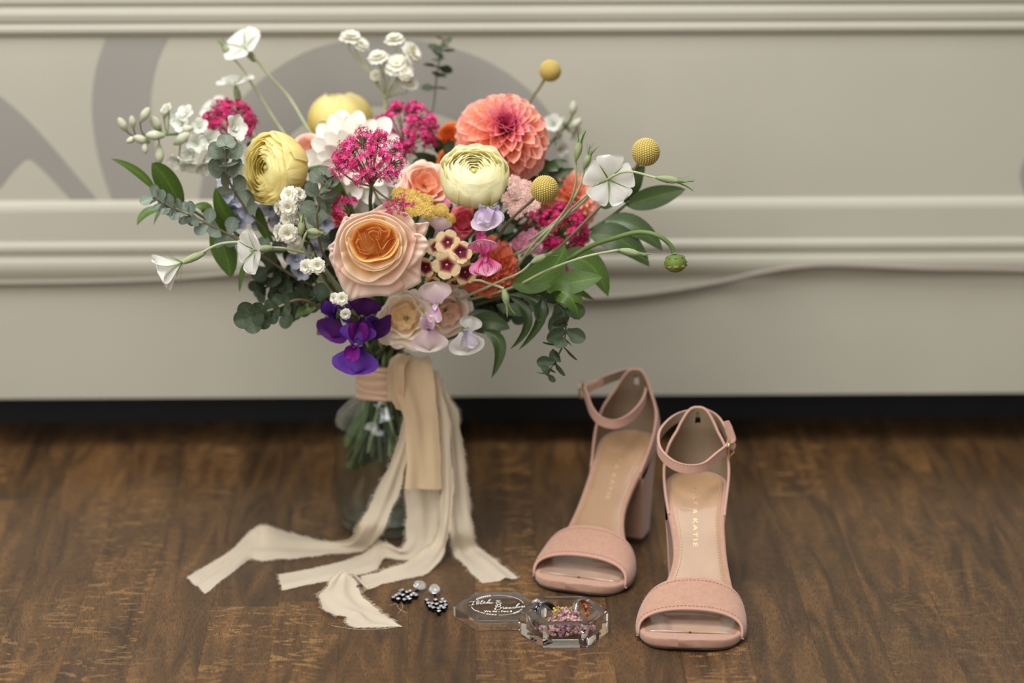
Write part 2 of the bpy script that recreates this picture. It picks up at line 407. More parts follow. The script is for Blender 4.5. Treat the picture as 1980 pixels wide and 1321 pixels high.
def sandal(name, label, heel_px, toe_px, out, strap_px, buckle_i, tail_px, txt_up=1):
    """out: +1 when the outer side of the foot is on the right of the picture"""
    hb = F(heel_px[0], heel_px[1], .1415); tb = F(toe_px[0], toe_px[1], 0.0)
    d = np.array([tb[0] - hb[0], tb[1] - hb[1], 0]); L = np.linalg.norm(d); d = d / L
    k = L / .190 / 1000.0
    xx = np.array([-d[1], d[0], 0])       # points to the right of the picture when d points at the camera
    if xx[0] < 0: xx = -xx
    root = thing(name, label, 'shoe', TR(hb[0], hb[1], 0))
    A = Matrix(((d[0] * k, xx[0] * k, 0, hb[0]), (d[1] * k, xx[1] * k, 0, hb[1]), (0, 0, .001, 0), (0, 0, 0, 1)))
    def W3(s, x, z): return np.array(A @ Vector((s, x, z)))
    def cx(s): return foot_c(s) * out
    # sole body wrapped in suede
    def body(a, b, n, dw, top, bot, rr):
        rows = []
        for s in s_samples(a, b, n):
            w = max(.3, foot_w(s) - dw); z = foot_z(s); t = z + top; bo = z + bot
            pr = [(-w + rr, t), (-w * .5, t - .3), (0, t - .4), (w * .5, t - .3), (w - rr, t), (w - rr * .3, t - rr * .3), (w, t - rr), (w, bo + rr), (w - rr, bo), (0, bo), (-w + rr, bo), (-w, bo + rr), (-w, t - rr), (-w + rr * .3, t - rr * .3)]
            if w < rr * 1.2: pr = [(x * w / (rr * 1.2 + .1) * .5, zz) for x, zz in pr]
            rows.append([W3(s, x + cx(s), max(zz, .2)) for x, zz in pr])
        return MB().grid(np.array(rows), cv=True, flip=False)
    def close(mb):   # cap both ends
        m = 14; mb.F.append(tuple(range(m))); mb.MI.append(0); mb.F.append(tuple(mb.n - 1 - i for i in range(m))); mb.MI.append(0); return mb
    close(body(.3, 189.6, 60, 0, 0, -7.2, 1.6)).build('sole_body', SUEDE, root)
    close(body(56, 188.6, 50, 1.0, -7.0, -9.0, .5)).build('outsole', SOLE, root)
    # insole pad
    def top_grid(a, b, dw, h, nu=46, nvv=15, round_end=.001):
        g = []
        for s in s_samples(a, b, nu):
            w = max(.4, foot_w(s) - dw)
            e = min(1, max(0.0, (b - s) / round_end)); w *= math.sqrt(max(0.0005, 1 - (1 - e) ** 2)) if e < 1 else 1
            e2 = min(1, max(0.0, (s - a) / 14)); w *= math.sqrt(max(0.0005, 1 - (1 - e2) ** 2)) if e2 < 1 else 1
            row = []
            for v in np.linspace(-1, 1, nvv):
                row.append(W3(s, cx(s) + v * w, foot_z(s) + h * (1 - abs(v) ** 8 * .9) + 1.2 * abs(v) ** 3 * math.exp(-((s - 20) / 30) ** 2)))
            g.append(row)
        return np.array(g)
    tg = top_grid(3.5, 170.5, 4.2, 1.0)
    ins = MB().grid(tg).build('insole', INS, root)
    MB().tube(tg[-1] + [0, 0, -.0002], .0005, 6).build('insole_edge', plain('seam_dark', (92, 58, 52), .7) if 'seam_dark' not in bpy.data.materials else bpy.data.materials['seam_dark'], ins, label='dark seam where the insole ends')
    MB().grid(top_grid(128, 170.3, 5.0, 1.35, 24), flip=False).build('toe_pad', PADM, root, label='glossy clear pad under the toe strap')
    for sd in (-1, 1):
        c = []; nn = []
        for s in np.linspace(12, 132, 60):
            c.append(W3(s, cx(s) + sd * (foot_w(s) - 6.6), foot_z(s) + 1.5 if s > 30 else foot_z(s) + 2.0)); nn.append((0, 0, 1))
        stitches('insole_stitching', c, np.array(nn, float), ins, THREAD, .00022, .0016, .0010)
    # stamped lettering
    cu = bpy.data.curves.new('t', 'FONT'); cu.body = 'KELLY & KATIE'; cu.size = 6.6; cu.space_character = 1.25; cu.resolution_u = 3
    to = bpy.data.objects.new('t', cu); COL.objects.link(to); bpy.context.view_layer.update()
    me = to.to_mesh(); V = []
    xs = [v.co.x for v in me.vertices]; x0_, x1_ = min(xs), max(xs)
    for v in me.vertices:
        s = 35 + (v.co.x - x0_) / (x1_ - x0_) * 49
        V.append(W3(s, cx(s) * .3 + (v.co.y - 2.6) * .78, foot_z(s) + 1.28))
    Fc = [tuple(p.vertices) for p in me.polygons]
    to.to_mesh_clear(); bpy.data.objects.remove(to); bpy.data.curves.remove(cu)
    MB().add(V, Fc).build('lettering', LOGOM, ins, False)
    # block heel
    def dsec(s0, s1, w, n=20):
        out_ = []
        R = min(w, (s1 - s0) * .5); sc = s0 + R
        for a in np.linspace(-math.pi / 2, math.pi / 2, 11): out_.append((sc - R * math.cos(a), w * math.sin(a)))
        for t in np.linspace(0, 1, 6)[1:]: out_.append((sc + (s1 - sc) * t, w - 1.2 * (t > .99)))
        for t in np.linspace(0, 1, 7)[1:-1]: out_.append((s1 + 1.0 * (t > .01) * 0, (w - 1.2) * (1 - 2 * t)))
        for t in np.linspace(1, 0, 6)[:-1]: out_.append((sc + (s1 - sc) * t, -w + 1.2 * (t > .99)))
        return out_
    rows = []
    for t in np.linspace(0, 1, 9):
        e = t ** .8
        s0 = 1.5 + 9.5 * e; s1 = 60 - 9.0 * (1 - (1 - t) ** 2.2); w = 25.5 - 4.5 * e
        sec = dsec(s0, s1, w)
        rows.append([W3(s, x, (1 - t) * (foot_z(s) - 6.5) + t * 5.0) for s, x in sec])
    MB().grid(np.array(rows), cv=True).build('heel', SUEDE, root, sharp=50)
    hl = ob_by = bpy.data.objects[[o.name for o in root.children if o.name.startswith('heel')][0]]
    sec = dsec(11, 51, 21)
    tip = MB(); rows = [[W3(s, x, z) for s, x in sec] for z in (5.0, .3)]
    tip.grid(np.array(rows), cv=True); m = len(sec)
    tip.F.append(tuple(reversed(range(m)))); tip.MI.append(0); tip.F.append(tuple(range(m, 2 * m))); tip.MI.append(0)
    tip.build('heel_tip', TIPM, hl, False)
    # heel counter
    # half outline by arclength
    oc = []
    for s in np.concatenate([np.linspace(0, 4, 14) ** 1.0, np.linspace(4.5, 90, 60)]): oc.append((s, foot_w(s) + .2 if s > .05 else 0.0))
    oc = np.array(oc); dl = np.concatenate([[0], np.cumsum(np.linalg.norm(np.diff(oc, axis=0), axis=1))])
    hh = lambda a: float(np.interp(abs(a), [0, 5, 10, 15, 22, 31, 41, 51, 61, 70, 76], [57, 57, 56, 53, 46, 36, 26.5, 18, 10, 3.5, 1]))
    nA = 91; nZ = 18; g = np.zeros((nZ, nA, 3))
    for j, a in enumerate(np.linspace(-76, 76, nA)):
        s = float(np.interp(abs(a), dl, oc[:, 0])); x = float(np.interp(abs(a), dl, oc[:, 1])) * (1 if a > 0 else -1)
        H = hh(a)
        for i in range(nZ):
            t = i / (nZ - 1); z = H * t
            bul = 3.2 * math.sin(min(1, z / 40) * math.pi) if abs(a) > 8 else 2.2 * math.sin(min(1, z / 45) * math.pi) * abs(a) / 8
            shrink = 1 - .34 * (z / 57) ** 1.3
            ss = s * 1.0 + (4.5 * (z / 57) ** 2) * (1 - s / 60 if s < 60 else 0) - (2.4 * math.sin(min(1, z / 40) * math.pi) if s < 12 else 0)
            zb = foot_z(min(s + 2, 89)) - 4.0
            g[i, j] = W3(ss, cx(s) + x * shrink + (bul if a > 0 else -bul) * min(1, abs(a) / 20), zb + z + 4.0 * t * 1.0)
    def slot(i, j):
        a = -76 + 152 * (j + .5) / (nA - 1); return abs(a) < 3.2 and 13 <= i <= 15
    if np.mean((g[:, nA // 2 + 3] - g[:, nA // 2 - 3]) @ xx) > 0: pass
    n0 = normals(g)[5, nA // 2]
    if np.dot(n0, d) > 0: g = g[:, ::-1]
    ctr = MB().slab(g, .0016, skip=slot).build('heel_counter', SUEDE, root)
    li = g - normals(g) * .00175
    li = li[:, 1:-1]; li[-1] = li[-1] * .88 + li[-2] * .12
    MB().grid(li, flip=True, skip=lambda i, j: slot(i, j + 1)).build('counter_lining', TAN, ctr, label='tan leather lining')
    for e in (0, -1):
        MB().tube(g[:, e] - normals(g)[:, e] * .0008, .0013, 6).build('edge_piping', SUEDE2, ctr)
    MB().tube(g[-1] - normals(g)[-1] * .0008, .0012, 6).build('edge_piping', SUEDE2, ctr)
    # toe strap: arched band
    nu, nvv = 14, 41; g = np.zeros((nu, nvv, 3))
    for i in range(nu):
        t = i / (nu - 1)
        for j in range(nvv):
            a = math.radians(-96 + 192 * j / (nvv - 1)); c = max(0.0, math.cos(a))
            sb = 127 + (6) * (1 - c); sf = 160 - 2 * c + 9 * (1 - c) ** 1.2
            s = sb + (sf - sb) * t
            w = foot_w(s) + 2.4; h = (23.5 - 8.0 * t) * (1 + .05 * math.sin(t * math.pi))
            sa = math.copysign(min(1.0, abs(math.sin(a))) ** .92, a)
            g[i, j] = W3(s, cx(s) + w * sa, foot_z(s) + (h * c ** .72 if c > 0 else 0) + (-5.0 * (1 - c ** .4)) + .4)
    if normals(g)[nu // 2, nvv // 2, 2] < 0: g = g[:, ::-1]
    ts = MB().slab(g, .0021).build('toe_strap', SUEDE, root)
    for i_ in (1, nu - 2):
        N = normals(g); stitches('strap_stitching', g[i_, 3:-3] + N[i_, 3:-3] * .0001, N[i_, 3:-3], ts, plain('thread_rose', (160, 116, 98), .8) if 'thread_rose' not in bpy.data.materials else bpy.data.materials['thread_rose'], .00025, .0019, .0012)
    MB().tube(g[-1] - normals(g)[-1] * .0010, .0012, 6).build('strap_edge', SUEDE2, ts)
    MB().tube(g[0] - normals(g)[0] * .0010, .0012, 6).build('strap_edge', SUEDE2, ts)
    # ankle strap
    def band(pts, wd, th, name, mats, par, upv=(0, 0, 1), taper=0):
        c = cr(pts, 6); T = np.gradient(c, axis=0); g = []
        for i in range(len(c)):
            t = unit(T[i]); u = unit(np.asarray(upv) - t * np.dot(upv, t)); f = 1
            if taper and i > len(c) - 6: f = 1 - taper * (i - len(c) + 6) / 6
            g.append([c[i] + u * wd * f * v for v in (-.5, -.46, -.2, .2, .46, .5)])
        g = np.array(g); N = normals(g)
        ctr_ = c.mean(0)
        if np.mean(np.einsum('ij,ij->i', N[:, 2], c - ctr_)) < 0: g = g[:, ::-1]
        return MB().slab(g, th, mi=0, mi2=1).build(name, mats, par), g
    pts = [P(*q) for q in strap_px]
    stp, sg = band(pts, .0078, .0020, 'ankle_strap', [SUEDE2, TAN], root)
    N = normals(sg)
    for c_ in (1, 4): stitches('strap_stitching', sg[2:-2, c_] + N[2:-2, c_] * .0001, N[2:-2, c_], stp, bpy.data.materials['thread_rose'], .0002, .0016, .0012)
    band([P(*q) for q in tail_px], .0066, .0018, 'strap_end', [SUEDE2, SUEDE2], stp, taper=.45)
    b = P(*strap_px[buckle_i]); a1 = P(*strap_px[buckle_i - 1]); a2 = P(*strap_px[buckle_i + 1])
    t = unit(a2 - a1); u = unit(np.array([0, 0, 1.0]) - t * t[2]); nn = unit(np.cross(t, u)); ctr_ = np.mean(pts, 0)
    if np.dot(nn, b - ctr_) < 0: nn = -nn
    b = b + nn * .0016
    q = []
    for sx, sy in ((-1, -1), (0, -1), (1, -1), (1, 0), (1, 1), (0, 1), (-1, 1), (-1, 0)):
        q.append(b + t * .0052 * sx * (.86 if sy and sx else 1) + u * .0068 * sy * (.86 if sy and sx else 1) + nn * .0012 * (abs(sx)))
    qq = cr(q + [q[0]], 4)[:-1]
    bk = MB().tube(qq, .0009, 8, closed=True).build('buckle', GOLDM, stp)
    MB().tube([b - t * .0052 + nn * .0006, b + nn * .0022, b + t * .0056 + nn * .0010], .0007, 6).build('buckle_prong', GOLDM, bk)
    return root
sandal('strappy_sandal', 'pink suede block heel sandal at the right, its toe nearest the camera',
       (1350, 787), (1334, 1263), 1,
       [(1347, 797, 2.252), (1312, 806, 2.249), (1288, 822, 2.240), (1272, 845, 2.225), (1274, 874, 2.205), (1298, 898, 2.190), (1330, 908, 2.184), (1362, 904, 2.187), (1388, 884, 2.199), (1408, 867, 2.213), (1411, 852, 2.222), (1403, 833, 2.235), (1388, 812, 2.246), (1368, 800, 2.252), (1350, 797, 2.253)], 9,
       [(1412, 868, 2.210), (1418, 855, 2.211), (1411, 832, 2.213), (1405, 814, 2.214)])
sandal('strappy_sandal', 'pink suede block heel sandal standing farther back, behind the clear ring box',
       (1234, 714), (1104, 1152), -1,
       [(1232, 721, 2.361), (1207, 722, 2.360), (1178, 731, 2.352), (1148, 744, 2.342), (1130, 754, 2.332), (1134, 772, 2.322), (1143, 796, 2.310), (1161, 815, 2.300), (1190, 821, 2.294), (1219, 809, 2.300), (1242, 784, 2.318), (1251, 760, 2.338), (1249, 738, 2.352), (1241, 724, 2.360), (1234, 721, 2.361)], 4,
       [(1131, 756, 2.330), (1140, 752, 2.333), (1156, 744, 2.340), (1168, 738, 2.345)])

# ------------------------------------------------------------------ clear acrylic box, lid and jewellery
def acrylic():
    m, nt, b, out = _mat('clear_acrylic')
    b.inputs['Base Color'].default_value = (1, 1, 1, 1); b.inputs['Transmission Weight'].default_value = 1
    b.inputs['Roughness'].default_value = .0; b.inputs['IOR'].default_value = 1.49
    return m
ACR = acrylic()
ENG = plain('engraved_white', (236, 232, 222), .7)
def hexa(c, r, rot=0): return [(c[0] + r * math.cos(math.radians(60 * k + rot)), c[1] + r * math.sin(math.radians(60 * k + rot))) for k in range(6)]
LZ = .0092
lc = F(961.5, 1172, LZ); lr = abs(F(1046, 1172, LZ)[0] - F(877, 1172, LZ)[0]) / 2
lid = thing('box_lid', 'clear hexagonal acrylic lid lying flat with white engraved names and date', 'box lid', lc * [1, 1, 0])
def bevhex(c, r, z0, z1, mb, b=.0003):
    rings = [(r - b, z0), (r, z0 + b), (r, z1 - b), (r - b, z1)]
    V = []
    for rr, z in rings: V += [(x, y, z) for x, y in hexa(c, rr)]
    Fc = [tuple(range(6))[::-1], tuple(range(18, 24))]
    for k in range(3):
        for i in range(6): Fc.append((k * 6 + i, k * 6 + (i + 1) % 6, k * 6 + 6 + (i + 1) % 6, k * 6 + 6 + i))
    return mb.add(V, Fc)
bevhex(lc, lr, .0002, LZ, MB()).build('lid_block', ACR, lid, False)
def K(cx, cy, z=LZ + .00012): return F(870 + cx / 12.375, 1135 + cy / 12.375, z)
def stroke(mb, pts, w=.00023, n=5):
    c = cr([K(*p) for p in pts], n); T = np.gradient(c, axis=0); g = []
    for i in range(len(c)):
        t = unit(T[i] * [1, 1, 0]); sd = np.array([-t[1], t[0], 0]); g.append([c[i] - sd * w, c[i] + sd * w])
    g = np.array(g)
    if normals(g)[0, 0, 2] < 0: g = g[:, ::-1]
    mb.grid(g)
W1 = MB(); W2 = MB()
for s in ([(470, 356), (560, 348), (640, 344)], [(575, 350), (550, 395), (530, 432)], [(455, 442), (530, 436), (590, 420)],
          [(628, 420), (690, 370), (690, 330), (660, 340), (640, 385), (650, 415), (700, 400)],
          [(700, 400), (775, 350), (790, 322), (760, 330), (735, 385), (745, 410), (790, 395)],
          [(790, 395), (830, 370), (835, 355), (810, 368), (805, 398), (850, 390)],
          [(850, 392), (930, 340), (975, 305), (950, 305), (905, 360), (880, 405)], [(895, 385), (940, 362), (945, 378), (915, 388), (950, 402), (975, 385)],
          [(1015, 375), (985, 372), (965, 392), (990, 402), (1020, 380), (1012, 398), (1040, 375)]):
    stroke(W1, s)
for s in ([(1215, 325), (1150, 330), (1110, 328), (1140, 345), (1200, 350)], [(1200, 350), (1120, 365), (1105, 390), (1150, 415), (1215, 405), (1220, 380)], [(1160, 350), (1150, 375), (1225, 372)],
          [(1150, 430), (1110, 480), (1085, 540)], [(1080, 470), (1130, 425), (1200, 425), (1205, 455), (1130, 482)], [(1130, 482), (1200, 480), (1215, 510), (1170, 545), (1100, 552), (1065, 525), (1090, 505)],
          [(1200, 530), (1250, 490), (1275, 480), (1290, 490), (1280, 530), (1300, 520), (1350, 485), (1320, 520)],
          [(1330, 525), (1370, 500), (1365, 488), (1345, 500), (1350, 525), (1395, 510)],
          [(1395, 512), (1425, 492), (1415, 522), (1455, 490), (1450, 518), (1500, 495)],
          [(1560, 480), (1520, 485), (1510, 515), (1550, 505), (1620, 440), (1668, 400), (1640, 402), (1590, 455), (1570, 505), (1610, 492)],
          [(1655, 470), (1625, 470), (1605, 495), (1640, 495), (1665, 470), (1655, 495), (1690, 480)],
          [(1690, 482), (1735, 455), (1725, 495), (1785, 450), (1770, 485), (1800, 480)]):
    stroke(W1, s)
W1.build('engraved_names', ENG, lid, False, label='white cursive names')
import math as _m
def ell(a): return (1140 + 630 * _m.cos(_m.radians(a)), 440 - 238 * _m.sin(_m.radians(a)))
stroke(W2, [ell(a) for a in range(12, 106, 8)], .00022); stroke(W2, [ell(a) for a in range(188, 222, 6)], .00028)
stroke(W2, [ell(a) for a in range(272, 314, 6)], .00022); stroke(W2, [ell(a) for a in range(102, 150, 8)], .0002); stroke(W2, [ell(a) for a in range(308, 338, 6)], .0002)
for rng in (range(108, 148, 5), range(308, 338, 5)):
    for a in rng:
        x, y = ell(a)
        for dx, dy in ((28, -16), (26, 14)): stroke(W2, [(x, y), (x + dx * .5, y + dy * .9), (x + dx, y + dy)], .00042, 3)
W2.build('engraved_wreath', ENG, lid, False, label='oval line with leaf sprigs at two corners')
def text_on_lid(body, cx0, cx1, cyb, size, name, arc=None):
    cu = bpy.data.curves.new('t', 'FONT'); cu.body = body; cu.size = 1; cu.resolution_u = 2; cu.offset = .018
    to = bpy.data.objects.new('t', cu); COL.objects.link(to); bpy.context.view_layer.update()
    me = to.to_mesh(); xs = [v.co.x for v in me.vertices]; a, b = min(xs), max(xs); V = []
    for v in me.vertices:
        t = (v.co.x - a) / (b - a)
        if arc:
            an = arc[0] + (arc[1] - arc[0]) * t; x, y = ell(an); x2, y2 = ell(an + (arc[1] - arc[0]) * .01)
            h = v.co.y * size; V.append(K(x + h * .25, y - h * .8))
        else: V.append(K(cx0 + (cx1 - cx0) * t, cyb - v.co.y * size))
    Fc = [tuple(p.vertices) for p in me.polygons]; to.to_mesh_clear(); bpy.data.objects.remove(to); bpy.data.curves.remove(cu)
    MB().add(V, Fc).build(name, ENG, lid, False)
text_on_lid('We do - Part II', 815, 1482, 603, 55, 'engraved_motto')
text_on_lid('09.07.2022', 0, 0, 0, 44, 'engraved_date', (214, 268))

BZ = .0195
bc = F(1090.5, 1180.5, BZ); br = abs(F(1176, 1180, BZ)[0] - F(1005, 1180, BZ)[0]) / 2
box = thing('ring_box', 'open clear hexagonal acrylic box filled with dried pink florets, two rings inside', 'box', bc * [1, 1, 0])
def hexbox():
    mb = MB(); b = .0003; ir = br * .735; fz = .0048
    rings = [(br - b, .0002), (br, .0002 + b), (br, BZ - b), (br - b, BZ), (ir + b, BZ), (ir, BZ - b), (ir, fz)]
    V = []
    for rr, z in rings: V += [(x, y, z) for x, y in hexa(bc, rr)]
    Fc = [tuple(range(6))[::-1], tuple(range(36, 42))]
    for k in range(6):
        for i in range(6): Fc.append((k * 6 + i, k * 6 + (i + 1) % 6, k * 6 + 6 + (i + 1) % 6, k * 6 + 6 + i))
    return mb.add(V, Fc)
hexbox().build('box_body', ACR, box, False)
# dried florets heaped in the box
DPK = [plain('dried_pink', (198, 156, 158), .8, col2=(168, 120, 132), nscale=90), plain('dried_blush', (214, 184, 164), .8, col2=(168, 136, 104), nscale=90), plain('dried_mauve', (178, 124, 158), .8), plain('dried_yellow', (196, 172, 62), .8), plain('dried_stalk', (126, 138, 74), .8)]
frnd = random.Random(3)
fm = MB()
for i in range(430):
    for _ in range(50):
        x, y = frnd.uniform(-1, 1), frnd.uniform(-1, 1)
        if abs(y) < .80 and abs(y) + 1.732 * abs(x) < 1.55: break
    X = bc[0] + x * br * .66; Y = bc[1] + y * br * .66
    top = .0195 if (x > -.35 and x < .55) else .0115
    if y > .25: top -= .004
    if x > .5 and y > -.4: top -= .006
    Z = frnd.uniform(.0062, top); s = frnd.uniform(.0011, .0017)
    M = TR(X, Y, Z) @ Matrix.Rotation(frnd.uniform(0, 6.3), 4, Vector((frnd.uniform(-1, 1), frnd.uniform(-1, 1), frnd.uniform(-1, 1))).normalized())
    mi = frnd.choice([0, 0, 0, 1, 1, 2]) if not (y > .1 and frnd.random() < .4) else frnd.choice([3, 3, 4])
    fm.ball(s * .9, 4, M, mi)
    for k in range(5):
        a = k * 1.257; c_, s_ = math.cos(a), math.sin(a)
        V = [(0, 0, 0), (s * .9 * c_ - s * .55 * s_, s * .9 * s_ + s * .55 * c_, s * .5), (s * 1.5 * c_, s * 1.5 * s_, s * .9), (s * .9 * c_ + s * .55 * s_, s * .9 * s_ - s * .55 * c_, s * .5)]
        fm.add(V, [(0, 1, 2, 3)], None, mi, M)
ff = fm.mesh('dried_florets', DPK, False)
o = ob('dried_florets', ff, None, None, kind='stuff', label='heap of tiny dried pink florets inside the clear box', category='dried flowers')

SILV = plain('silver_metal', (205, 205, 208), .16, metal=1)
DSILV = plain('oxidised_silver', (88, 88, 96), .28, metal=1)
ROSEG = plain('rose_gold', (214, 142, 104), .2, metal=1)
DIA = bpy.data.materials.new('crystal'); DIA.use_nodes = True
_b = DIA.node_tree.nodes['Principled BSDF']; _b.inputs['Base Color'].default_value = (.95, .95, .93, 1); _b.inputs['Transmission Weight'].default_value = .8; _b.inputs['IOR'].default_value = 1.6; _b.inputs['Roughness'].default_value = .03; _b.inputs['Specular IOR Level'].default_value = 1.0
def gem(mb, r, h, n=8, M=None, mi=0, shape=None):
    """faceted stone: table, crown, girdle, pavilion point"""
    sh = shape or (lambda a: 1.0)
    rg = []
    for rr, z, ph in ((.55, .38 * h, 0), (.82, .22 * h, .5), (1, 0, 0), (.55, -.35 * h, .5)):
        rg.append([(r * rr * sh(2 * math.pi * (k + ph) / n) * math.cos(2 * math.pi * (k + ph) / n), r * rr * sh(2 * math.pi * (k + ph) / n) * math.sin(2 * math.pi * (k + ph) / n), z) for k in range(n)])
    V = sum(rg, []) + [(0, 0, -.6 * h)]
    Fc = [tuple(range(n))]
    for a in range(3):
        for k in range(n):
            k2 = (k + 1) % n; i, j = a * n, (a + 1) * n
            if a % 2 == 0: Fc += [(i + k, j + k, i + k2), (i + k2, j + k, j + k2)]
            else: Fc += [(i + k, j + k, j + k2), (i + k, j + k2, i + k2)]
    for k in range(n): Fc.append((3 * n + k, 4 * n, 3 * n + (k + 1) % n))
    mb.add(V, Fc, None, mi, M)
def ringmesh(R, w, t, M, mb=None, mi=0, mi2=None):
    mb = mb or MB(); an = np.linspace(0, 2 * math.pi, 49)[:-1]
    sec = [(R, -w / 2), (R, w / 2), (R + t * .7, w / 2), (R + t, w * .32), (R + t, -w * .32), (R + t * .7, -w / 2), (R, -w / 2)]
    Pg = np.array([[(r * math.cos(a), r * math.sin(a), z) for a in an] for r, z in sec])
    mb.grid(Pg[:2], cv=True, M=M, mi=mi if mi2 is None else mi2); mb.grid(Pg[1:], cv=True, M=M, mi=mi); return mb
# wedding band, silver outside and rose gold inside, standing tilted
wc = F(1126, 1183, .0145)
bandM = frame(nv(.74, .46, .45), 0, loc=wc)
wb = thing('wedding_band', 'plain silver wedding band with rose gold lining standing in the clear box', 'ring', bandM)
mbb = ringmesh(.0092, .0046, .0014, bandM); mbb.build('outer_band', SILV, wb)
ringmesh(.0090, .0044, .00025, bandM).build('inner_band', ROSEG, wb, label='rose gold inner lining')
# stacked engagement rings leaning at the left
ec = F(1056, 1192, .0125)
for i, (lab, nm, dd) in enumerate((('silver engagement ring with a raised round diamond leaning at the left inside the clear box', 'engagement_ring', 0.0), ('dark pavé ring with a blackish stone beside the diamond ring in the clear box', 'stone_ring', .0036), ('narrow oxidised band, innermost of the stacked rings in the clear box', 'stacked_band', .0066))):
    n = nv(.62, .50, .60); M = frame(n, 0, loc=ec + np.array([-.0012, .001, .0]) + n * (dd - .002))
    t = thing(nm, lab, 'ring', M)
    bd = ringmesh(.0090, .0027, .0012, M); bd.build('ring_band', SILV if i == 0 else DSILV, t)
    if i == 2:
        for k in range(30):
            g = MB(); gem(g, .0006, .0008, 6, M @ RZ(k * .209) @ TR(.0103, 0, 0) @ RY(math.pi / 2)); g.build('pave_stone', DIA, t, False)
        continue
    up = Vector((0, 0, 1)); zl = (M.to_3x3().inverted() @ up); ang = math.atan2(zl.y, zl.x) + (.1 if i == 0 else .62)
    for k in range(-6, 7):
        if abs(k) < 2: continue
        a = ang + k * .17
        g = MB(); Mg = M @ RZ(a) @ TR(.0106, 0, 0) @ RY(math.pi / 2); gem(g, .00075, .0010, 6, Mg)
        g.build('pave_stone', DIA, t, False)
    Mg = M @ RZ(ang) @ TR(.0134 if i == 0 else .0122, 0, 0) @ RY(math.pi / 2)
    g = MB(); gem(g, .0033 if i == 0 else .0042, .0044 if i == 0 else .0034, 10, Mg)
    st = g.build('diamond' if i == 0 else 'dark_stone', DIA if i == 0 else plain('dark_gem', (40, 38, 56), .08, spec=1.0, coat=1), t, False)
    pr = MB()
    for k in range(4):
        a = k * math.pi / 2 + .4; rr = .0031 if i == 0 else .0040
        pr.tube([np.array(Mg @ Vector((rr * .4 * math.cos(a), rr * .4 * math.sin(a), -.0028))), np.array(Mg @ Vector((rr * 1.08 * math.cos(a), rr * 1.08 * math.sin(a), 0))), np.array(Mg @ Vector((rr * .9 * math.cos(a), rr * .9 * math.sin(a), .0009)))], .00035, 5)
    pr.build('prongs', SILV if i == 0 else DSILV, t)
    if i == 1:
        for k in range(10):
            a = k * .628; g = MB(); gem(g, .0008, .001, 6, Mg @ TR(.0054 * math.cos(a), .0054 * math.sin(a), -.0006)); g.build('halo_stone', DIA, t, False)

# crystal earrings (traced in a 12.375x crop that starts at 740,1110)
BLK = plain('blackened_setting', (28, 28, 36), .35, metal=.8)
def EK(cx, cy, z): return F(740 + cx / 12.375, 1110 + cy / 12.375, z)
def earring(label, stones, pear, pear_dir, tilt):
    cen = EK(*pear, .0048)
    t = thing('crystal_earring', label, 'earring', cen * [1, 1, 0])
    bs = MB()
    c0 = np.mean([EK(x, y, .003) for x, y in stones], 0)
    for x, y in stones:
        p = EK(x, y, .0042)
        g = MB(); gem(g, .00195, .0022, 8, TR(*p) @ RZ(frnd.random()) @ RX(frnd.uniform(-.12, .12))); g.build('round_crystal', DIA, t, False)
        bs.lathe([(.0010, -.0038), (.0015, -.0032), (.0021, -.0009), (.0019, -.0004)], 8, M=TR(*p))
        for k in range(4):
            a = k * 1.571 + .6; bs.tube([p + np.array([.002 * math.cos(a), .002 * math.sin(a), -.003]), p + np.array([.0021 * math.cos(a), .0021 * math.sin(a), .0004])], .00028, 4)
        bs.tube([p + [0, 0, -.0032], c0 + [0, 0, -.0012]], .0009, 5)
    bs.tube([c0 + [0, 0, -.001], cen + [0, 0, -.003]], .0009, 5)
    bs.build('setting', BLK, t)
    shp = lambda a: 1.0 / (1 - .26 * max(0, math.cos(a)) ** 3) * (.93)
    Mg = frame(tilt, 0, loc=cen + [0, 0, .0012]); dl = Mg.to_3x3().inverted() @ Vector(pear_dir); Mg = Mg @ RZ(math.atan2(dl.y, dl.x)) @ SCL(1.12, .92, 1)
    g = MB(); gem(g, .0052, .0050, 14, Mg, shape=shp); g.build('pear_crystal', DIA, t, False)
    cs = MB(); cs.tube(np.array([np.array(Mg @ Vector((.0053 * shp(a) * math.cos(a), .0053 * shp(a) * math.sin(a), -.0006))) for a in np.linspace(0, 6.283, 25)[:-1]]), .0005, 5, closed=True); cs.build('bezel', SILV, t)
    return t
earring('crystal drop earring lying flat, its pear stone pointing away, nearer the clear lid',
        [(1060, 615), (1095, 690), (1135, 765), (1210, 800), (1180, 700), (1265, 610), (1290, 715), (1335, 815), (1395, 765), (1400, 665), (1465, 800), (1505, 735), (1490, 655), (1430, 600), (1345, 905 - 20)], (1238, 395), (0, 1, 0), nv(0, 1, .25))
earring('crystal drop earring lying tipped over, its pear stone leaning right, nearer the ribbon',
        [(260, 550), (320, 505), (370, 590), (395, 470), (480, 500), (520, 605), (430, 400), (470, 380), (600, 545), (580, 425), (640, 590), (660, 400), (690, 500), (740, 460), (800, 500)], (885, 300), (.8, .7, 0), nv(.5, .7, .35))
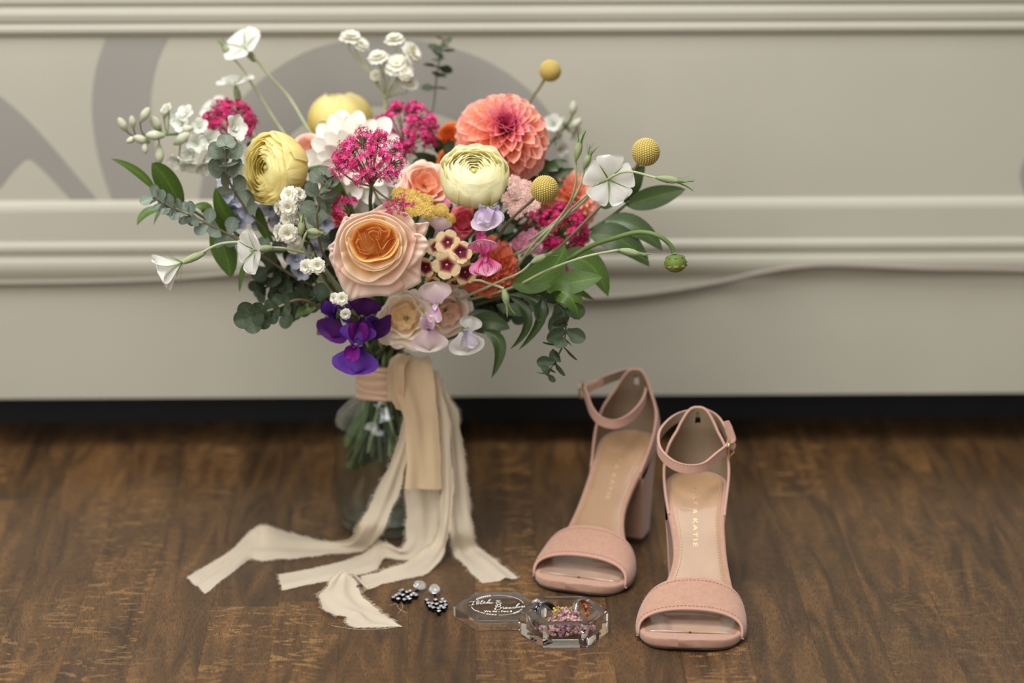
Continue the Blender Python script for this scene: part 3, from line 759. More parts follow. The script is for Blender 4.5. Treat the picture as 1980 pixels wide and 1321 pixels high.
# ------------------------------------------------------------------ glass jar
JY = 2.348
JC = P(745, 800, JY); JX = JC[0]
def thin_glass():
    m, nt, b, out = _mat('jar_glass')
    nt.nodes.remove(b)
    tr = N_(nt, 'ShaderNodeBsdfTransparent'); tr.inputs[0].default_value = (.90, .93, .91, 1)
    gl = N_(nt, 'ShaderNodeBsdfGlossy'); gl.inputs['Roughness'].default_value = .09
    lf = N_(nt, 'ShaderNodeLayerWeight'); lf.inputs['Blend'].default_value = .5
    pw = N_(nt, 'ShaderNodeMath', operation='POWER'); pw.inputs[1].default_value = 2.6; nt.links.new(lf.outputs['Facing'], pw.inputs[0])
    lw = N_(nt, 'ShaderNodeMath', operation='MULTIPLY_ADD'); lw.inputs[1].default_value = .75; lw.inputs[2].default_value = .03; nt.links.new(pw.outputs[0], lw.inputs[0])
    mx = N_(nt, 'ShaderNodeMixShader'); nt.links.new(lw.outputs[0], mx.inputs[0])
    nt.links.new(tr.outputs[0], mx.inputs[1]); nt.links.new(gl.outputs[0], mx.inputs[2]); nt.links.new(mx.outputs[0], out.inputs[0])
    return m
GLS = thin_glass()
jar = thing('glass_jar', 'clear round glass jar holding the bouquet stems, half hidden behind the ribbon tails', 'jar', (JX, JY, 0))
JM = TR(JX, JY, 0)
outp = [(0.0001, .0022), (.030, .0012), (.036, .0004), (.0405, .003), (.0437, .011), (.0448, .022), (.0450, .045), (.0450, .085), (.0444, .096), (.0415, .104), (.0345, .111), (.0262, .1165), (.0232, .120), (.0226, .132), (.0230, .150), (.0240, .1545)]
inp = [(.0222, .1548), (.0206, .148), (.0202, .134), (.0206, .121), (.0238, .1142), (.0325, .1085), (.0392, .1015), (.0418, .094), (.0424, .084), (.0424, .045), (.0422, .022), (.0405, .0125), (.035, .0075), (.020, .0068), (.0001, .0078)]
MB().lathe(outp + inp, 48, M=JM).build('jar_glass', GLS, jar)

# ------------------------------------------------------------------ chiffon ribbon: wrap and tails
def chiffon(name, col, tr):
    m, nt, b, out = _mat(name)
    tc = N_(nt, 'ShaderNodeTexCoord'); nz = N_(nt, 'ShaderNodeTexNoise'); nz.inputs['Scale'].default_value = 30; nt.links.new(tc.outputs['Object'], nz.inputs['Vector'])
    r = ramp(nt, [(.3, lin([c * .96 for c in col])), (.7, lin(col))]); nt.links.new(nz.outputs[0], r.inputs[0]); nt.links.new(r.outputs[0], b.inputs['Base Color'])
    b.inputs['Roughness'].default_value = .85; b.inputs['Sheen Weight'].default_value = .3; b.inputs['Specular IOR Level'].default_value = .15
    w1 = N_(nt, 'ShaderNodeTexWave'); w1.inputs['Scale'].default_value = 900; w1.bands_direction = 'DIAGONAL'; nt.links.new(tc.outputs['Object'], w1.inputs['Vector'])
    bm = N_(nt, 'ShaderNodeBump'); bm.inputs['Strength'].default_value = .15; bm.inputs['Distance'].default_value = .0003; nt.links.new(w1.outputs[0], bm.inputs['Height']); nt.links.new(bm.outputs[0], b.inputs['Normal'])
    tl = N_(nt, 'ShaderNodeBsdfTranslucent'); nt.links.new(r.outputs[0], tl.inputs['Color'])
    m1 = N_(nt, 'ShaderNodeMixShader'); m1.inputs[0].default_value = .3; nt.links.new(b.outputs[0], m1.inputs[1]); nt.links.new(tl.outputs[0], m1.inputs[2])
    tp = N_(nt, 'ShaderNodeBsdfTransparent'); m2 = N_(nt, 'ShaderNodeMixShader'); m2.inputs[0].default_value = tr
    nt.links.new(m1.outputs[0], m2.inputs[1]); nt.links.new(tp.outputs[0], m2.inputs[2]); nt.links.new(m2.outputs[0], out.inputs[0])
    return m
CH1 = chiffon('cream_chiffon', (232, 217, 192), .10)
CH2 = chiffon('peach_chiffon', (238, 212, 174), .04)
FRAY = plain('fray_thread', (236, 222, 200), .8, trans=.4)
COPPER = plain('copper_satin', (206, 170, 140), .42, spec=.6, sheen=.3, bump=.2, bscale=200)
rib = thing('chiffon_ribbon', 'cream chiffon ribbon tied round the jar neck with long frayed tails trailing on the floor', 'ribbon', (JX, JY - .03, .135))
wrap = MB()
g = []
for a in np.linspace(0, 2 * math.pi, 49):
    row = []
    for k, z in enumerate(np.linspace(.1215, .1535, 22)):
        r = .0248 + .0005 * math.sin(z * 900 + 2 * math.sin(a)) + .0004 * math.sin(z * 2400 + a * 2)
        row.append((JX + r * math.cos(a), JY + r * math.sin(a), z + .0014 * math.sin(2 * a + z * 300)))
    g.append(row)
wrap.slab(np.array(g), -.0006).build('neck_wrap', COPPER, rib, label='copper satin band wound round the jar neck')
rr = random.Random(5)
def tail(name, L, Rr, mat, label=None, fray=1.0, n=5, wr=.0016, fold_rows=()):
    a = cr([q for q in L], n); b = cr([q for q in Rr], n); m = len(a); nvv = 13
    ph = rr.uniform(0, 6); g = np.zeros((m, nvv, 3))
    for i in range(m):
        for j in range(nvv):
            v = j / (nvv - 1); g[i, j] = a[i] * (1 - v) + b[i] * v
    N = normals(g)
    wid = np.linalg.norm(a - b, axis=1)
    for i in range(m):
        jl, jr = [(rr.uniform(-1, 1) * .0008 + .0007 * math.sin(i * .9 + q) + .0006 * math.sin(i * .37 + q)) * fray for q in (ph, ph + 2)]
        sd = unit(b[i] - a[i])
        g[i, 0] += sd * jl; g[i, -1] += sd * jr
        for j in range(nvv):
            v = j / (nvv - 1)
            g[i, j] += N[i, j] * (wr * min(1, wid[i] / .02) * (math.sin(v * 9 + ph + i * .10) + .5 * math.sin(v * 17 - i * .17 + ph)) * math.sin(math.pi * v) ** .5)
            g[i, j, 2] = max(g[i, j, 2], .0006)
    t = MB().grid(g).build(name, mat, rib)
    if label: t['label'] = label
    fr = MB()
    for e, s in ((0, -1), (-1, 1)):
        for i in range(m - 1):
            for k in range(8):
                if rr.random() > .8 * fray: continue
                f = rr.random(); p = g[i, e] * (1 - f) + g[i + 1, e] * f
                inn = unit(g[i, e] - g[i, 1 if e == 0 else -2]); al = unit(g[i + 1, e] - g[i, e])
                l = rr.uniform(.001, .0034) * fray
                q = p + inn * l * .5 + al * l * rr.uniform(-.4, .6) + np.array([0, 0, rr.uniform(-.1, .3) * l])
                q2 = q + inn * l * .4 + al * l * rr.uniform(-.8, 1.0)
                q[2] = max(q[2], .0003); q2[2] = max(q2[2], .0003)
                fr.tube([p - inn * .0004, q, q2], .00011, 3, cap=False)
    for j in range(0, nvv - 1):
        for k in range(4):
            f = rr.random(); p = g[-1, j] * (1 - f) + g[-1, j + 1] * f; dd = unit(g[-1, j] - g[-2, j])
            q = p + dd * rr.uniform(.0006, .0022) + np.array([rr.uniform(-1, 1), rr.uniform(-1, 1), 0]) * .0005; q[2] = max(q[2], .0003)
            fr.tube([p - dd * .0004, (p + q) / 2, q], .0001, 3, cap=False)
    fr.build('frayed_edge', FRAY, t, kind='stuff')
    return t
Z = lambda l: [P(x, y, d) if d > 1 else F(x, y, d) for x, y, d in l]
# right tail
tail('ribbon_tail', Z([(800, 720, 2.300), (836, 765, 2.292), (852, 800, 2.290), (862, 860, 2.288), (866, 920, 2.284), (866, 980, 2.278), (868, 1030, 2.268), (876, 1066, .003), (898, 1094, .0012), (931, 1128, .0008)]),
     Z([(842, 716, 2.306), (866, 762, 2.302), (886, 800, 2.302), (896, 860, 2.298), (903, 920, 2.292), (909, 980, 2.286), (917, 1030, 2.276), (930, 1062, .004), (965, 1088, .0016), (1001, 1118, .0008)]), CH1)
# tail hanging behind the front panel, then folding left along the floor
tail('ribbon_tail', Z([(785, 740, 2.300), (784, 800, 2.296), (782, 860, 2.292), (782, 940, 2.288), (786, 1000, 2.280), (786, 1040, 2.274), (772, 1062, .010), (738, 1046, .012), (700, 1072, .002), (640, 1091, .001), (538, 1111, .0008)]),
     Z([(840, 735, 2.300), (846, 800, 2.296), (850, 860, 2.292), (852, 940, 2.288), (852, 1000, 2.280), (846, 1050, 2.270), (812, 1084, .003), (745, 1082, .002), (722, 1104, .001), (655, 1119, .001), (546, 1142, .0008)]), CH1)
# long left tail
tail('ribbon_tail', Z([(770, 715, 2.294), (782, 775, 2.291), (772, 850, 2.288), (744, 915, 2.284), (715, 975, 2.278), (692, 1020, 2.268), (668, 1047, .008), (620, 1045, .005), (560, 1031, .009), (512, 1018, .018), (490, 1022, .014), (444, 1066, .004), (362, 1118, .0008)]),
     Z([(800, 715, 2.294), (802, 775, 2.291), (795, 850, 2.288), (785, 905, 2.284), (768, 965, 2.278), (742, 1020, 2.264), (706, 1064, .002), (650, 1071, .0015), (575, 1079, .0015), (515, 1083, .001), (482, 1083, .0012), (446, 1110, .001), (396, 1148, .0008)]), CH1)
# narrow near tail: floor run, then the folded-over end
tail('ribbon_tail', Z([(822, 740, 2.296), (842, 800, 2.288), (852, 880, 2.282), (852, 950, 2.277), (848, 1010, 2.268), (828, 1058, .012), (780, 1090, .005), (735, 1104, .003), (698, 1114, .003)]),
     Z([(848, 735, 2.298), (868, 800, 2.290), (874, 880, 2.284), (876, 950, 2.279), (872, 1010, 2.270), (862, 1062, .010), (826, 1108, .0015), (768, 1122, .001), (705, 1143, .001)]), CH1)
tail('ribbon_tail', Z([(700, 1122, .003), (664, 1103, .016), (630, 1137, .012), (615, 1158, .008), (640, 1187, .004), (665, 1193, .002), (679, 1211, .001), (720, 1213, .0008), (766, 1212, .0008)]),
     Z([(712, 1142, .002), (678, 1110, .013), (688, 1128, .010), (697, 1148, .007), (716, 1168, .004), (732, 1181, .003), (748, 1192, .002), (761, 1201, .001), (776, 1211, .0008)]), CH1, n=7)
# front peach panel
tail('ribbon_tail', Z([(764, 690, 2.300), (757, 715, 2.286), (764, 760, 2.280), (780, 800, 2.277), (785, 850, 2.275), (786, 900, 2.273), (783, 946, 2.271)]),
     Z([(830, 688, 2.304), (837, 715, 2.290), (842, 760, 2.284), (846, 800, 2.281), (850, 850, 2.279), (852, 900, 2.277), (854, 946, 2.275)]), CH2, 'short peach tinted tail hanging in front', fray=.35)
# knot loop at the neck
tail('ribbon_loop', Z([(750, 770, 2.290), (748, 735, 2.285), (752, 700, 2.285), (770, 684, 2.296)]), Z([(778, 800, 2.284), (782, 750, 2.276), (782, 712, 2.276), (795, 688, 2.292)]), CH2, fray=.3)
th = MB()
for pts in ([(752, 1172), (766, 1168), (772, 1178), (788, 1186)], [(770, 1188), (779, 1170), (762, 1157), (768, 1148), (778, 1140)], [(640, 1210), (690, 1217), (740, 1216), (772, 1212)], [(660, 1150), (672, 1170), (690, 1192), (676, 1206)]):
    th.tube(cr([F(x, y, .0006) for x, y in pts], 4), .00014, 4)
th.build('loose_threads', FRAY, rib, kind='stuff')
# ------------------------------------------------------------------ flower building blocks
BX, BY = JX, JY
STEM_G = plain('stem_green', (86, 104, 52), .6, noise=.15, nscale=90)
STEM_D = plain('stem_dark', (58, 74, 40), .65, noise=.15, nscale=90)
STEM_P = plain('stem_pale', (158, 168, 122), .7, noise=.08, nscale=90, sheen=.4)
STEM_B = plain('stem_brown', (122, 112, 84), .7, noise=.12)
SEPAL = plain('sepal_green', (104, 128, 70), .65, trans=.15)
def petal(L, W, b0, b1, cup=.3, wp=.6, tp=2.0, base=.25, ruf=0, rf=3, notch=0, nu=9, nv_=7, tip=0, seed=0, crease=0, side=0):
    b0, b1, tip = math.radians(b0), math.radians(b1), math.radians(tip)
    r = random.Random(seed); ph = r.uniform(0, 6)
    us = 1 - (1 - np.linspace(0, 1, nu)) ** 1.7; vs = np.linspace(-1, 1, nv_)
    th = b0 + (b1 - b0) * us + tip * us ** 4
    x = np.concatenate([[0], np.cumsum(np.sin((th[1:] + th[:-1]) / 2) * np.diff(us))]) * L
    z = np.concatenate([[0], np.cumsum(np.cos((th[1:] + th[:-1]) / 2) * np.diff(us))]) * L
    G = np.zeros((nu, nv_, 3))
    for i, u in enumerate(us):
        if u < wp:
            t = u / wp; f = base + (1 - base) * (t * t * (3 - 2 * t))
        else: f = max(0.0, 1 - ((u - wp) / (1 - wp)) ** tp) ** .5
        w = W / 2 * f
        for j, v in enumerate(vs):
            n = np.array([-math.cos(th[i]), 0, math.sin(th[i])]); tdir = np.array([math.sin(th[i]), 0, math.cos(th[i])])
            p = np.array([x[i], v * w, z[i]]) + n * (cup * w * v * v - crease * w * (1 - abs(v)) ** 2)
            p += n * ruf * W * u * u * math.sin(rf * v * 1.6 + ph) * (.4 + abs(v)) - tdir * notch * L * (1 - abs(v)) ** 1.5 * u ** 5
            p[1] += side * w * u * u
            G[i, j] = p
    return G
def arcp(prof, ang, rnd_=.25, rp=2.5, ruf=0, rf=5, seed=0, nu=10, nv_=13, side=0, narrow=.5):
    """petal wrapped round the flower axis; prof is (radius, height) from base to rim"""
    c = cr([(a, b, 0) for a, b in prof], 5); m = np.linspace(0, 1, len(c)); ph = random.Random(seed).uniform(0, 6)
    G = np.zeros((nu, nv_, 3)); ang = math.radians(ang)
    for i, u in enumerate(1 - (1 - np.linspace(0, 1, nu)) ** 1.4):
        for j, v in enumerate(np.linspace(-1, 1, nv_)):
            t = u * (1 - rnd_ * abs(v) ** rp)
            r = np.interp(t, m, c[:, 0]); z = np.interp(t, m, c[:, 1])
            a = v * ang * (narrow + (1 - narrow) * min(1, u * 1.7))
            r += ruf * u * u * math.sin(rf * v + ph) + side * u * abs(v) ** 3
            G[i, j] = (r * math.cos(a), r * math.sin(a), z + ruf * .5 * u * math.cos(rf * 1.3 * v + ph))
    return G
def ring(root, name, G, mat, n, phase=0, jit=.06, scj=.05, seed=0, tilt=0.0, M0=None, zoff=0, solid=0):
    r = random.Random(seed * 77 + n); mb = MB()
    if solid: mb.slab(G, solid)
    else: mb.grid(G)
    me = mb.mesh(name, mat)
    for i in range(n):
        s = 1 + r.uniform(-scj, scj)
        M = RZ(phase + 2 * math.pi * i / n + r.uniform(-jit, jit)) @ RY(tilt + r.uniform(-jit, jit) * .6) @ SCL(s)
        if zoff: M = TR(0, 0, zoff) @ M
        ob(name, me, root, (M0 @ M) if M0 is not None else M)
srnd = random.Random(11)
def jar_route(h):
    d = np.array([h[0] - BX, h[1] - BY, 0]); l = np.linalg.norm(d); d = d / max(l, 1e-6)
    a = srnd.uniform(0, 6.28); r = srnd.uniform(.002, .0155)
    nk = np.array([BX + r * math.cos(a), BY + r * math.sin(a), .156])
    k2 = nk * [1, 1, 0] + [0, 0, .120]
    a2 = math.atan2(-d[1], -d[0]) + srnd.uniform(-1.0, 1.0); r2 = srnd.uniform(.018, .038)
    tp = np.array([BX + r2 * math.cos(a2), BY + r2 * math.sin(a2), srnd.uniform(.050, .078)])
    k2[:2] = nk[:2] * .75 + tp[:2] * .25
    c = np.array([BX, BY]); dd = k2[:2] - c; q = np.linalg.norm(dd)
    if q > .0165: k2[:2] = c + dd / q * .0165
    return [nk, k2, tp]
def stem(root, start, back, mat=None, r=.0016, via=(), name='stem', r1=None):
    """start: head end; back: direction from the head down its stem"""
    start = np.asarray(start, float); pts = [start]
    if len(via): pts += [np.asarray(v, float) for v in via]
    else:
        j = jar_route(start); dist = np.linalg.norm(start - j[0])
        pts.append(start + unit(back) * min(.035, dist * .3))
    j = jar_route(start)
    mid = pts[-1] * .45 + j[0] * .55 + np.array([0, 0, .012]); pts += [mid] + j
    return MB().tube(cr(pts, 5), [r1 or r, r, r * 1.1, r * 1.5], 7).build(name, mat or STEM_G, root)
def leafgrid(A, C, B, w, nrm, fold=.15, wp=.42, nu=12, nv_=7, pw=.75):
    """leaf blade from A (base) by C (bulge point) to B (tip)"""
    A, C, B = map(lambda q: np.asarray(q, float), (A, C, B)); nrm = unit(nrm); G = []
    K1 = 2 * C - .5 * (A + B)
    for i, u in enumerate(np.linspace(0, 1, nu)):
        c = (1 - u) ** 2 * A + 2 * u * (1 - u) * K1 + u * u * B
        t = unit(2 * (1 - u) * (K1 - A) + 2 * u * (B - K1)); s = unit(np.cross(nrm, t)); n2 = np.cross(t, s)
        f = (math.sin(math.pi * u ** (math.log(.5) / math.log(wp)))) ** pw if 0 < u < 1 else (.10 if u == 0 else 0.0)
        G.append([c + s * v * w * .5 * f + n2 * fold * w * .5 * f * abs(v) for v in np.linspace(-1, 1, nv_)])
    return np.array(G)
def leaf_mat(name, a, b2, trans=.25, rough=.42, mott=None, rib_=1.25):
    m, nt, b, out = _mat(name); b.inputs['Roughness'].default_value = rough; b.inputs['Specular IOR Level'].default_value = .45
    tc = N_(nt, 'ShaderNodeTexCoord'); sp = N_(nt, 'ShaderNodeSeparateXYZ'); nt.links.new(tc.outputs['UV'], sp.inputs[0])
    mt = N_(nt, 'ShaderNodeMath', operation='SUBTRACT'); mt.inputs[1].default_value = .5; nt.links.new(sp.outputs[1], mt.inputs[0])
    ab = N_(nt, 'ShaderNodeMath', operation='ABSOLUTE'); nt.links.new(mt.outputs[0], ab.inputs[0])
    er = ramp(nt, [(.0, lin([min(255, c * rib_ + 4) for c in a])), (.04, lin(a)), (.5, lin(b2))]); nt.links.new(ab.outputs[0], er.inputs[0])
    mp = N_(nt, 'ShaderNodeMapping'); mp.inputs['Scale'].default_value = (9, 14, 1); nt.links.new(tc.outputs['UV'], mp.inputs[0])
    nz = N_(nt, 'ShaderNodeTexNoise'); nz.inputs['Scale'].default_value = 1.0; nz.inputs['Detail'].default_value = 5; nz.inputs['Roughness'].default_value = .7; nt.links.new(mp.outputs[0], nz.inputs['Vector'])
    k = mott or .15
    vr = ramp(nt, [(.35, (1 - k, 1 - k, 1 - k, 1)), (.65, (1 + k, 1 + k, 1 + k, 1))]); nt.links.new(nz.outputs[0], vr.inputs[0])
    oi = N_(nt, 'ShaderNodeObjectInfo'); o2 = ramp(nt, [(0, (.82, .84, .82, 1)), (1, (1.15, 1.12, 1.1, 1))]); nt.links.new(oi.outputs['Random'], o2.inputs[0])
    c = mixc(nt, 1.0, er.outputs[0], vr.outputs[0], 'MULTIPLY'); c = mixc(nt, 1.0, c, o2.outputs[0], 'MULTIPLY')
    nt.links.new(c, b.inputs['Base Color'])
    tr = N_(nt, 'ShaderNodeBsdfTranslucent'); nt.links.new(c, tr.inputs['Color'])
    mx = N_(nt, 'ShaderNodeMixShader'); mx.inputs[0].default_value = trans
    nt.links.new(b.outputs[0], mx.inputs[1]); nt.links.new(tr.outputs[0], mx.inputs[2]); nt.links.new(mx.outputs[0], out.inputs[0])
    return m
RUS = leaf_mat('ruscus_leaf', (84, 112, 44), (74, 102, 38), .3)
RUSD = leaf_mat('ruscus_leaf_dark', (62, 80, 38), (52, 70, 34), .15, .35)
EUC = leaf_mat('eucalyptus_leaf', (116, 126, 108), (106, 118, 100), .12, .6, .28, 1.08)
EUCB = leaf_mat('eucalyptus_leaf_blue', (124, 138, 124), (112, 126, 112), .12, .5, .28, 1.08)
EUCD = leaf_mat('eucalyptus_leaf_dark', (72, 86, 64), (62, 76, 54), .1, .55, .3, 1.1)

# ---- roses, ranunculus, dahlias
def rose(nm, label, pos, n, R, mats, roll=0, seed=1, cat='flower', outer=5, group=None, vis=None, open_=1.0, lobes=5, stemr=.0024, loose=0):
    inn, mid, out_ = mats; M = frame(n, roll, loc=pos); t = thing(nm, label, cat, M, group)
    k = 0
    for q in range(7 if not loose else 2):
        r0 = (.045 + .052 * q) * R; cnt = 1 if q < 2 else (2 if q < 4 else 3); fr = 2.5 if q % 2 else 2.0; ph = seed + q * .55
        for c_ in range(cnt):
            G = arcp([(r0 * .7, -.16 * R), (r0 * .95, -.04 * R), (r0, (.045 + .012 * q) * R)], (168, 118, 84)[cnt - 1], .10, 4, seed=seed + q, nu=6, nv_=31)
            rr2 = np.hypot(G[:, :, 0], G[:, :, 1]); aa = np.arctan2(G[:, :, 1], G[:, :, 0]) + c_ * 6.283 / cnt
            cu_ = 1.0 - .42 * (1 - np.abs(np.sin(fr * aa + ph))) ** 1.5 + .10 * np.sin(aa - .8)
            G[:, :, 0] *= cu_; G[:, :, 1] *= cu_; G[:, :, 2] += .03 * R * (cu_ - .8)
            ring(t, 'inner_petal', G, inn, 1, c_ * 6.283 / cnt, .03, .02, seed + q)
    pf = (([(.08, -.5), (.30, -.32), (.39, -.08), (.42, .08)], 5, 50, inn, .10, 3), ([(.08, -.55), (.38, -.36), (.47, -.06), (.50, .09), (.54, .09)], 4, 62, mid, .16, 1.8),
          ([(.08, -.58), (.46, -.40), (.57, -.10), (.62, .03), (.68, .03)], 4, 60, mid, .18, 1.6), ([(.1, -.6), (.50, -.46), (.66, -.20), (.77, -.08), (.86, -.12)], 4, 58, out_, .20, 1.4),
          ([(.1, -.6), (.5, -.5), (.72, -.30), (.88, -.22), (1.02, -.32)], outer, 50, out_, .26, 1.15), ([(.1, -.62), (.5, -.54), (.74, -.40), (.92, -.36), (1.06, -.50)], 4, 50, out_, .28, 1.1))
    for i, (pr_, nn, ang, m, rd, rp) in enumerate(pf):
        if loose and i == 1: continue
        lk = 1 + 2.2 * loose
        for c_ in range(nn):
            G = arcp([(x * R, z * R) for x, z in pr_], ang, rd, rp, ruf=(.012, .02, .022, .028, .034, .04)[i] * R * lk, rf=2.6 + 1.6 * loose + (i + c_) % 3 * .7, seed=seed * 9 + i * 7 + c_, nu=13, nv_=17, side=.03 * R * (i > 2))
            ring(t, 'petal', G, m, 1, seed + i * .8 + c_ * 6.283 / nn + srnd.uniform(-.12, .12), .03 + .07 * loose, .05 + .05 * loose, seed + i + c_)
    mb = MB()
    for q in range(5): mb.grid(petal(.55 * R, .2 * R, 120, 150, .2, .3, 1.4, nu=6, nv_=3), M=M @ TR(0, 0, -.58 * R) @ RZ(q * 1.257))
    mb.ball(.14 * R, 6, M @ TR(0, 0, -.64 * R)); mb.build('calyx', SEPAL, t)
    stem(t, np.array(M @ Vector((0, 0, -.66 * R))), -unit(n), STEM_G, stemr)
    return t
def ranunculus(nm, label, pos, n, R, mats, roll=0, seed=1, outer_rim=100, rings=10, ragged=.03, flat=1.0):
    M = frame(n, roll, loc=pos); t = thing(nm, label, 'flower', M)
    for k in range(rings):
        f = k / (rings - 1); Rk = R * (.14 + .86 * f ** .85)
        pm = math.radians(162 - (162 - outer_rim) * f ** 1.2)
        prof = [(Rk * math.sin(a), -Rk * math.cos(a) * flat * (.92 if a > 1.57 else 1)) for a in np.linspace(.25, pm, 6)]
        if f > .8: prof[-1] = (prof[-1][0] * 1.05, prof[-1][1])
        G = arcp(prof, 46 + 10 * (1 - f) + 60 * (1 - f) ** 3, .15, 2.0, ruf=ragged * R * (.3 + .7 * f), rf=6, seed=seed + k, nu=11, nv_=13, side=.02 * R)
        ring(t, 'petal', G, mats[0] if f > .45 else mats[1], int(5 + 4 * f), seed + k * .77, .10, .05, seed + k)
    MB().ball(.08 * R, 7, M @ TR(0, 0, .22 * R * flat)).build('centre', plain('ranunculus_centre', (186, 184, 90), .6) if 'ranunculus_centre' not in bpy.data.materials else bpy.data.materials['ranunculus_centre'], t)
    stem(t, np.array(M @ Vector((0, 0, -R * flat * .97))), -unit(n), STEM_G, .0022)
    return t
def dahlia(nm, label, pos, n, R, mats, N=120, roll=0, seed=1, cup=.75, t0=8, t1=112, wr=.30, tp=2.0, lens=(.34, 1.0), base_h=.28, pet='petal', hid=None, exp=.62):
    M = frame(n, roll, loc=pos); t = thing(nm, label, 'flower', M); rr_ = random.Random(seed)
    classes = 7; mes = []
    for c in range(classes):
        f = (c + .5) / classes; L = R * (lens[0] + (lens[1] - lens[0]) * f ** .7); b = t0 + (t1 - t0) * f ** exp
        G = petal(L, L * wr * (1.0 + .25 * f) * 2 * .62, b - 14 + 0, b + 8, cup * (1 - .35 * f), .62, tp, .35, ruf=.01, nu=8, nv_=7, tip=-16 * (1 - f) + 4, seed=seed + c)
        mes.append(MB().grid(G).mesh('petal', mats[min(len(mats) - 1, int(f * len(mats)))]))
    for i in range(N):
        f = (i + .5) / N; c = min(classes - 1, int(f * classes)); a = i * 2.39996 + rr_.uniform(-.06, .06)
        Mp = TR(0, 0, base_h * R * (1 - f) ** .9 - .05 * R) @ RZ(a) @ TR(.14 * R * f ** .5, 0, 0) @ RY(rr_.uniform(-.07, .07) + (f * classes - c - .5) * .12) @ RX(rr_.uniform(-.08, .08)) @ SCL(1 + rr_.uniform(-.05, .05))
        ob(pet, mes[c], t, Mp)
    MB().lathe([(.0001, -.12 * R), (.2 * R, -.10 * R), (.24 * R, 0), (.14 * R, .2 * R), (.0001, .26 * R)], 14, M=M).build('flower_core', mats[0], t)
    stem(t, np.array(M @ Vector((0, 0, -.12 * R))), -unit(n), STEM_G, .0024)
    return t
# ---- dome clusters
def star(mb, M, s, mi=0, lobes=5, tube=True, lift=.25, w=.5):
    for k in range(lobes):
        a = k * 2 * math.pi / lobes; c, d = math.cos(a), math.sin(a)
        mb.add([(0, 0, 0), (s * .55 * c + s * w * .5 * d, s * .55 * d - s * w * .5 * c, s * lift * .6), (s * c, s * d, s * lift), (s * .55 * c - s * w * .5 * d, s * .55 * d + s * w * .5 * c, s * lift * .6)], [(0, 1, 2, 3)], [(.2, .5), (.7, 0), (1, .5), (.7, 1)], mi, M)
    if tube: mb.add([(s * .12, 0, 0), (-s * .06, s * .1, 0), (-s * .06, -s * .1, 0), (0, 0, -s * 2.0)], [(0, 1, 3), (1, 2, 3), (2, 0, 3)], None, mi, M)
def valerian(label, pos, n, R, mats, seed=1, subs=16, per=16, s=.0028, spread=100, extra=(), group=None, stemvia=(), squash=1.0):
    M = frame(n, 0, loc=pos); t = thing('valerian', label, 'flower', M, group); r = random.Random(seed); mb = MB(); br = MB()
    base = Vector((0, 0, -.75 * R))
    for i in range(subs):
        f = (i + .5) / subs; th = math.radians(spread) * f ** .5; a = i * 2.4 + r.uniform(-.2, .2)
        c = Vector((math.sin(th) * math.cos(a), math.sin(th) * math.sin(a), math.cos(th) * squash)) * R * r.uniform(.66, .78)
        br.tube(cr([np.array(M @ q) for q in (base, base * .3 + c * .4 + Vector((0, 0, -.1 * R)), c * .9)], 3), [.0009, .0006, .0004], 5)
        for k in range(per):
            d = Vector((r.gauss(0, 1), r.gauss(0, 1), r.gauss(0, 1) + .3)) + c.normalized() * 1.1; d.normalize()
            p = c + d * R * .36 * r.uniform(.55, 1.05)
            br.tube([np.array(M @ (c * .92)), np.array(M @ (p - d * .003))], .00028, 3, cap=False)
            star(mb, M @ frame(d, r.uniform(0, 6), loc=p), s * r.uniform(.8, 1.2), r.randrange(len(mats)), 5)
    for (ex, ey, ez, er, en) in extra:      # straggling side clusters, in view axes relative to pos
        c = np.asarray(pos) + np.array([ex, ey, ez]); b0 = np.array(M @ base)
        br.tube(cr([b0, (b0 + c) / 2 + [0, 0, -.003], c], 4), [.0009, .0006], 5)
        for k in range(en):
            d = unit([r.gauss(0, 1), r.gauss(0, 1) - .6, r.gauss(0, 1) + .4]); p = c + d * er * r.uniform(.5, 1)
            br.tube([c, p - d * .003], .00028, 3, cap=False)
            star(mb, frame(d, r.uniform(0, 6), loc=p), s * r.uniform(.8, 1.2), r.randrange(len(mats)), 5)
    mb.build('floret_cluster', mats, t, False, kind='stuff'); br.build('branchlets', VBR, t, kind='stuff')
    stem(t, np.array(M @ base), -unit(n), STEM_D, .0015, via=stemvia)
    return t
VBR = plain('valerian_branchlet', (112, 92, 62), .7, col2=(96, 118, 60), nscale=60)
